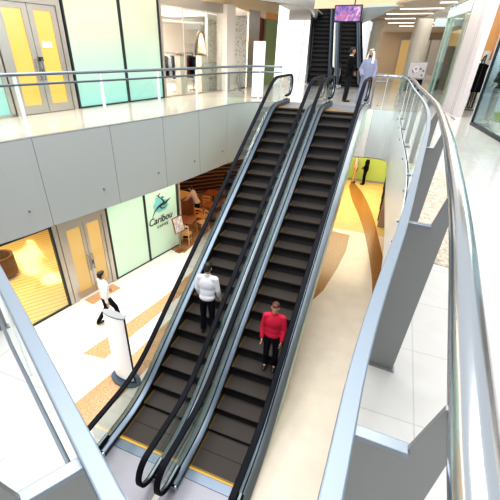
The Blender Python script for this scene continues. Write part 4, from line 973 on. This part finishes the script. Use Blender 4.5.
# ================================================================== PEOPLE
def hand(mb, w, d, side, curl=.5):
    """palm, four fingers of unequal length and a thumb; w wrist, d pointing direction, side: direction of the thumb"""
    d = d.normalized(); side = (side - d * side.dot(d)).normalized(); up = d.cross(side)
    R = Matrix((side, d, up)).transposed()
    mb.ellip(w + d * .045, (.042, .055, .018), 12, 8, R=R)
    for k, (o, l) in enumerate(((.030, .068), (.010, .078), (-.011, .072), (-.031, .056))):
        a = w + d * .085 + side * o; b = a + (d * math.cos(curl * .5) + up * math.sin(curl * .5)) * l * .55
        c = b + (d * math.cos(curl * 1.3) + up * math.sin(curl * 1.3)) * l * .5
        mb.limb(a, b, .0105, .0098, 8); mb.limb(b, c, .0098, .0082, 8)
    a = w + d * .025 + side * .028; b = a + (side * .75 + d * .65).normalized() * .042; c = b + (d * .9 + side * .25 + up * .25).normalized() * .034
    mb.limb(a, b, .0135, .0115, 8); mb.limb(b, c, .0115, .009, 8)

def person(label, loc, rz, kind, skin='skin', top='shirt', bottom='navy', hair='hair', h=1.75, arms=None, legs=None, lean=0., head_turn=0., head_tilt=0., group=None, voxel=.0085, hairstyle='short', z0=0.):
    s = h / 1.75
    root = thing('person', loc, label, 'person', group, rz)
    # skeleton, facing +Y; +x is the person's right
    arms = arms or {1: ((.235, .0, 1.14), (.25, .09, .90)), -1: ((-.235, .0, 1.14), (-.25, .09, .90))}
    legs = legs or {1: ((.10, .02, .50), (.105, -.01, .09)), -1: ((-.10, .02, .50), (-.105, -.01, .09))}
    Lr = Matrix.Rotation(-lean, 4, 'X'); piv = Matrix.Translation((0, 0, .95)) @ Lr @ Matrix.Translation((0, 0, -.95))
    up = lambda p: (piv @ V(p))
    RL = Lr.to_3x3()
    body = MB()
    body.ellip(up((0, 0, 1.29)), (.155, .10, .20), R=RL); body.ellip(up((0, 0, 1.10)), (.135, .092, .2), R=RL); body.ellip((0, 0, .94), (.15, .105, .13))
    body.limb(up((.02, -.01, 1.44)), up((.165, -.005, 1.42)), .06, .052); body.limb(up((-.02, -.01, 1.44)), up((-.165, -.005, 1.42)), .06, .052)
    body.limb(up((0, -.012, 1.45)), up((0, .0, 1.57)), .057, .053)
    hc = up((0, .012, 1.64)); HR = RL @ Matrix.Rotation(head_turn, 3, 'Z') @ Matrix.Rotation(-head_tilt, 3, 'X')
    hp = lambda p: hc + HR @ (V(p) - V((0, .012, 1.64)))
    body.ellip(hp((0, 0, 1.665)), (.074, .094, .092), R=HR); body.ellip(hp((0, .028, 1.60)), (.056, .066, .070), R=HR); body.ellip(hp((0, .05, 1.555)), (.032, .038, .026), R=HR)
    body.limb(hp((0, .092, 1.645)), hp((0, .113, 1.612)), .009, .014, 8); body.ellip(hp((0, .088, 1.668)), (.055, .016, .012), R=HR)
    for x in (-1, 1): body.ellip(hp((x * .078, .0, 1.63)), (.012, .022, .034), R=HR)
    for sd, (el, wr) in arms.items():
        sh = up((sd * .178, 0, 1.415)); el, wr = V(el), V(wr)
        body.limb(sh, el, .047, .040); body.limb(el, wr, .039, .027)
        d = (wr - el).normalized(); hand(body, wr, d, V((-sd * .35, 1, .2)), .5)
    feet = []
    for sd, (kn, an) in legs.items():
        kn, an = V(kn), V(an); hip = V((sd * .088, 0, .92))
        body.limb(hip, kn, .078, .052); body.limb(kn, an, .050, .036)
        body.limb(an, an + V((0, .10, -.055)), .034, .030); feet.append(an)
    body_o = remesh(body, 'body', M[skin], root, voxel, 5, .45)
    # face
    for x in (-1, 1):
        mb = MB(); mb.ellip(hp((x * .031, .090, 1.652)), (.012, .006, .007), 10, 6, R=HR); mb.build('eye', M['white'], body_o, smooth=True)
        mb = MB(); mb.ellip(hp((x * .031, .095, 1.652)), (.005, .004, .006), 8, 6, R=HR); mb.build('iris', M['black'], body_o, smooth=True)
    mb = MB(); mb.ellip(hp((0, .089, 1.583)), (.023, .009, .007), 10, 6, R=HR); mb.build('mouth', mat_lip, body_o, smooth=True)
    # hair
    if hairstyle != 'cloth':
        mb = MB(); mb.ellip(hp((0, -.022, 1.682)), (.083, .094, .090), R=HR); mb.ellip(hp((0, -.045, 1.63)), (.076, .066, .075), R=HR); mb.ellip(hp((0, .052, 1.732)), (.066, .050, .034), R=HR)
        if hairstyle == 'bob':
            for x in (-1, 1): mb.ellip(hp((x * .066, -.012, 1.61)), (.028, .05, .085), R=HR)
            mb.ellip(hp((0, -.06, 1.56)), (.075, .045, .09), R=HR)
        remesh(mb, 'hair', M[hair], root, .009, 4)
    if kind != 'robe':
        # top
        c = MB(); g = .022
        c.ellip(up((0, 0, 1.29)), (.165 + g, .108 + g, .205), R=RL); c.ellip(up((0, 0, 1.10)), (.146 + g, .10 + g, .2), R=RL); c.ellip((0, 0, .98), (.158 + g, .112 + g, .11))
        c.limb(up((.02, -.01, 1.435)), up((.165, -.005, 1.42)), .066, .066); c.limb(up((-.02, -.01, 1.435)), up((-.165, -.005, 1.42)), .066, .066)
        c.limb(up((0, -.012, 1.455)), up((0, -.008, 1.495)), .062, .066)
        if kind == 'suit': c.loft([(0, 0, .80, .17, .125), (0, 0, .95, .185, .14), (0, 0, 1.1, .165, .125)])
        for sd, (el, wr) in arms.items():
            sh = up((sd * .178, 0, 1.415)); el, wr = V(el), V(wr); en = el.lerp(wr, .93)
            c.limb(sh, el, .064, .056); c.limb(el, en, .055, .044)
        remesh(c, {'suit': 'jacket', 'shirt': 'shirt', 'jumper': 'jumper'}[kind], M[top], root, .013, 5)
        if kind in ('suit', 'shirt'):
            mb = MB(); ring = [up((.064 * math.cos(a), -.010 + .064 * math.sin(a), 1.505 + .012 * -math.sin(a))) for a in [2 * PI * k / 20 for k in range(21)]]
            mb.tube(ring, .012, 8); mb.build('collar', M['shirt'], root, smooth=True)
        c = MB(); c.ellip((0, 0, .93), (.166, .122, .11))
        for sd, (kn, an) in legs.items():
            kn, an = V(kn), V(an); c.limb(V((sd * .088, 0, .92)), kn, .092, .070); c.limb(kn, an + V((0, 0, .01)), .068, .060)
        remesh(c, 'trousers', M[bottom], root, .014, 5)
    else:
        c = MB(); c.loft([(0, 0, .06, .25, .20), (0, 0, .4, .225, .175), (0, 0, .8, .20, .15), (0, 0, 1.0, .19, .14), (0, 0, 1.2, .195, .135), (0, 0, 1.36, .185, .12), (0, 0, 1.44, .12, .09), (0, 0, 1.50, .066, .066)])
        for sd, (el, wr) in arms.items():
            sh = up((sd * .17, 0, 1.40)); el, wr = V(el), V(wr); c.limb(sh, el, .072, .068); c.limb(el, el.lerp(wr, .92), .066, .062)
        for k in range(9):
            a = 2 * PI * k / 9; c.limb((.23 * math.cos(a), .18 * math.sin(a), .08), (.15 * math.cos(a), .11 * math.sin(a), 1.0), .035, .02, 8)
        remesh(c, 'robe', M[top], root, .014, 5)
    for an in feet:
        mb = MB(); mb.ellip(an + V((0, .065, -.052)), (.046, .13, .036)); mb.ellip(an + V((0, -.02, -.04)), (.042, .055, .048)); mb.ellip(an + V((0, .06, -.075)), (.045, .125, .014))
        remesh(mb, 'shoe', M['black'], root, .009, 3)
    root.scale = (s, s, s)
    return root, hp, HR
mat_lip = mat('lips', (.42, .16, .13), .5)

def tread_z(y):
    k = int((y - .02) // .405); return N(.02 + k * .405 + .02) + .012
def people():
    # escalator riders
    y = .02 + .405 * 6 + .19; z = tread_z(y)
    hold = {1: ((.225, .05, 1.15), (.21, .16, .93)), -1: ((-.235, .03, 1.15), (-.22, .15, .93))}
    person('person in a white shirt and dark trousers seen from behind on the left escalator', (.20, y, z), .12, 'shirt', 'skin', 'shirt', 'navy', 'hair', 1.84, arms=hold, lean=.10, head_tilt=.30)
    y = .02 + .405 * 5 + .33; z = tread_z(y)
    person('person in a crimson jumper and dark trousers riding down the right escalator', (1.5692 + .27, y, z), PI + .1, 'jumper', 'skin', 'red', 'navy', 'hair_brown', 1.74,
           arms={1: ((.225, .0, 1.13), (.21, .10, .90)), -1: ((-.225, .0, 1.13), (-.21, .12, .90))}, hairstyle='short', head_tilt=.1)
    # pair on the far landing
    person('standing person in a black suit talking on the far escalator landing', (1.27, 12.95, H), -PI / 2 + .35, 'suit', 'skin_dark', 'suit', 'grey_trouser', 'hair', 1.80,
           arms={1: ((.22, .03, 1.15), (.17, .26, 1.08)), -1: ((-.23, .03, 1.15), (-.20, .20, .98))}, head_turn=0)
    r, hp, HR = person('standing person in a pale lavender robe and white headcloth on the far landing', (2.0, 12.2, H), PI - .1, 'robe', 'skin_dark', 'robe', 'robe', h=1.74, hairstyle='cloth', head_turn=-.3,
               arms={1: ((.25, .02, 1.15), (.17, .17, .98)), -1: ((-.25, .02, 1.15), (-.24, .10, .92))})
    c = MB(); c.ellip(hp((0, -.022, 1.685)), (.092, .104, .092), R=HR); c.ellip(hp((0, .05, 1.735)), (.07, .05, .024), R=HR)
    for x in (-1, 1):
        c.limb(hp((x * .075, -.01, 1.68)), hp((x * .098, .0, 1.58)), .032, .034, 8); c.limb(hp((x * .098, .0, 1.58)), hp((x * .13, .05, 1.36)), .036, .045, 8)
    c.limb(hp((0, -.08, 1.66)), hp((0, -.12, 1.36)), .075, .12, 10)
    remesh(c, 'headcloth', M['robe_white'], r, .011, 5)
    mb = MB(); mb.tube([hp((.088 * math.cos(a), -.015 + .102 * math.sin(a), 1.728 - .01 * math.sin(a))) for a in [2 * PI * k / 24 for k in range(25)]], .011, 8); mb.build('head_cord', M['black'], r, smooth=True)
    mb = MB(); mb.ellip(hp((0, .062, 1.568)), (.044, .044, .034), R=HR); mb.build('beard', M['hair'], r, smooth=True)
    # ground floor
    person('standing person in a black suit before the lime green wall on the ground floor', (2.42, 19.3, 0), PI / 2 - .15, 'suit', 'skin_dark', 'suit', 'suit', 'hair', 1.74,
           arms={1: ((.22, -.03, 1.14), (.10, .16, .98)), -1: ((-.22, -.03, 1.14), (-.10, .17, .97))})
    person('person in pale clothes beside the black suited person by the lime green wall', (1.80, 19.45, 0), -PI / 2, 'shirt', 'skin_dark', 'pinkshirt', 'light_wood', 'hair', 1.68)
    stride = {1: ((.10, .20, .52), (.10, .27, .10)), -1: ((-.10, .02, .50), (-.10, -.30, .15))}
    person('walking person in white clothes with dark trousers behind the directory totem', (-3.0, 2.85, 0), -.35, 'shirt', 'skin', 'robe_white', 'navy', 'hair', 1.70, legs=stride,
           arms={1: ((.24, -.12, 1.15), (.25, -.10, .90)), -1: ((-.24, .10, 1.15), (-.24, .24, .97))})
    # cafe guests
    person('person in a pale pink shirt leaning over the cafe counter', (-3.96, 10.22, .012), PI / 2 + .1, 'shirt', 'skin', 'pinkshirt', 'navy', 'hair', 1.72, lean=.45,
           arms={1: ((.25, .36, 1.15), (.2, .52, 1.05)), -1: ((-.25, .36, 1.15), (-.2, .52, 1.05))}, voxel=.011)
    person('person in dark clothes standing deep in the cafe by the slatted wall', (-3.75, 13.3, .012), PI, 'jumper', 'skin', 'suit', 'suit', 'hair_brown', 1.62, voxel=.011)
people()

def mannequin():
    q = RF.p(2.12, -.29); r = thing('shop_mannequin', (q.x, q.y, H), 'headless mannequin in a black top and grey trousers behind the right shop window', 'mannequin', rz=PI / 2)
    mb = MB(); mb.ellip((0, 0, 1.45), (.15, .1, .2)); mb.ellip((0, 0, 1.2), (.125, .09, .2)); mb.ellip((0, 0, 1.03), (.15, .1, .14)); mb.limb((0, 0, 1.55), (0, 0, 1.72), .05, .045)
    for s in (-1, 1):
        mb.limb((s * .15, 0, 1.55), (s * .24, -.03, 1.28), .05, .04); mb.limb((s * .24, -.03, 1.28), (s * .2, .1, 1.06), .04, .026); hand(mb, V((s * .2, .1, 1.06)), V((-s * .1, .3, -.6)), V((0, 1, 0)))
        mb.limb((s * .085, 0, 1.0), (s * .095, .01, .58), .078, .05); mb.limb((s * .095, .01, .58), (s * .1, 0, .16), .05, .034); mb.limb((s * .1, 0, .14), (s * .1, .1, .09), .034, .028)
    remesh(mb, 'body', M['white_warm'], r, .010, 5)
    c = MB(); c.ellip((0, 0, 1.45), (.185, .135, .21)); c.ellip((0, 0, 1.2), (.17, .13, .22)); c.loft([(0, 0, .93, .22, .17), (0, 0, 1.1, .185, .145), (0, 0, 1.3, .17, .13)])
    for s in (-1, 1): c.limb((s * .15, 0, 1.55), (s * .25, -.03, 1.27), .07, .065); c.limb((s * .25, -.03, 1.27), (s * .21, .08, 1.08), .064, .058)
    remesh(c, 'top', M['suit'], r, .013, 5)
    c = MB()
    for s in (-1, 1): c.limb((s * .085, 0, 1.0), (s * .095, .01, .58), .092, .07); c.limb((s * .095, .01, .58), (s * .1, 0, .18), .068, .06)
    remesh(c, 'trousers', M['grey_mid'], r, .013, 5)
    mb = MB(); mb.tube([(0, 0, 0), (0, 0, .045)], .24, 24); mb.tube([(0, -.06, .04), (0, -.06, .4)], .012, 8); mb.build('stand', M['steel'], r)
    q = RF.p(1.35, -.32); r = thing('potted_plant', (q.x, q.y, H), 'low yellow green potted plant inside the right shop window', 'plant')
    mb = MB(); mb.loft([(0, 0, 0, .13, .13), (0, 0, .22, .17, .17)], 18); mb.build('pot', M['white'], r)
    mb = MB()
    for k in range(70):
        a = random.uniform(0, 2 * PI); l = random.uniform(.15, .36); e = random.uniform(.3, 1.3); o = V((random.uniform(-.1, .1), random.uniform(-.1, .1), .2))
        t = o + V((math.cos(a) * math.cos(e), math.sin(a) * math.cos(e), math.sin(e))) * l; m = (o + t) / 2 + V((0, 0, .04)); sd = V((-math.sin(a), math.cos(a), 0)) * .022
        mb.add([o, m + sd, t, m - sd], [(0, 1, 2, 3)])
    mb.build('foliage', mat('yellow green leaf', (.45, .58, .12), .5), r)
mannequin()

# ================================================================== LIGHT, WORLD, CAMERA
def area(name, loc, size, power, col=(1, 1, 1), rot=(0, 0, 0), sy=None):
    l = bpy.data.lights.new(name, 'AREA'); l.energy = power; l.color = col; l.size = size
    if sy: l.shape = 'RECTANGLE'; l.size_y = sy
    o = bpy.data.objects.new(name, l); COL.objects.link(o); o.location = loc; o.rotation_euler = rot; return o
w = bpy.data.worlds.new('daylight'); scene.world = w; w.use_nodes = True
bg = w.node_tree.nodes['Background']; bg.inputs['Color'].default_value = (.93, .97, 1, 1); bg.inputs['Strength'].default_value = .85
area('skylight', (0, 3, 17), 10, 2100, (1, .985, .96))
area('skylight_near', (-6, -6, 14), 8, 500, (.95, .98, 1), (math.radians(-25), math.radians(-20), 0))
area('lower_left_lights', (-3.0, 3.5, 2.9), 1.0, 105, (1, .93, .82), sy=9)
area('wood_room_lights', (-7.6, 3.0, 2.85), 4.0, 230, (1, .90, .62), sy=5)
area('cafe_lights', (-4.2, 10.5, 2.85), 2.0, 38, (1, .66, .36), sy=5)
area('lower_right_lights', (2.2, 15.8, 2.9), 3.0, 270, (1, .84, .55), sy=6)
area('clothing_lights', tuple(UF.p(8.0, 2.2, H + 3.0)), 5.0, 720, (1, .87, .80), (0, 0, UF.ang()), sy=3)
area('gallery_lights', (-4.9, 7.0, 8.6), 1.6, 190, (1, .95, .88), sy=12)
area('right_walk_lights', (4.3, 16, 8.2), 2.0, 240, (1, .93, .84), sy=18)
area('right_shop_lights', tuple(RF.p(2.5, -2.0, 8.15)), 3.0, 180, (1, .95, .9), (0, 0, RF.ang()), sy=7)
area('display_fill', tuple(RF.p(0, -.48, 8.2)), 5.0, 130, (1, .98, .96), (0, 0, RF.ang()), sy=.5)  # unseen lamp added to brighten the dark window display
area('end_lights', (3.5, 34, 8.2), 6, 170, (1, .9, .75), sy=8)

C = (360.2945, (3.1389, -3.284, 6.6634), (229.30, 276.63))
rows = [V((0.9220168718, 0.3867832205, 0.0168412707)), V((0.2192123627, -0.4857157319, -0.8461832945)), V((-0.3191094096, 0.7838870889, -0.5326257634))]
cam = bpy.data.cameras.new('camera'); co = bpy.data.objects.new('camera', cam); COL.objects.link(co)
cam.sensor_width = 36; cam.lens = C[0] / 500 * 36
cam.shift_x = (250 - C[2][0]) / 500; cam.shift_y = (C[2][1] - 250) / 500
cam.clip_start = .02; cam.clip_end = 300
mtx = Matrix((rows[0], -rows[1], -rows[2])).transposed().to_4x4(); mtx.translation = V(C[1]); co.matrix_world = mtx
scene.camera = co
scene.view_settings.view_transform = 'Standard'; scene.view_settings.look = 'Medium High Contrast'; scene.view_settings.exposure = -.05
scene.cycles.use_denoising = True; scene.cycles.max_bounces = 10; scene.cycles.transparent_max_bounces = 24
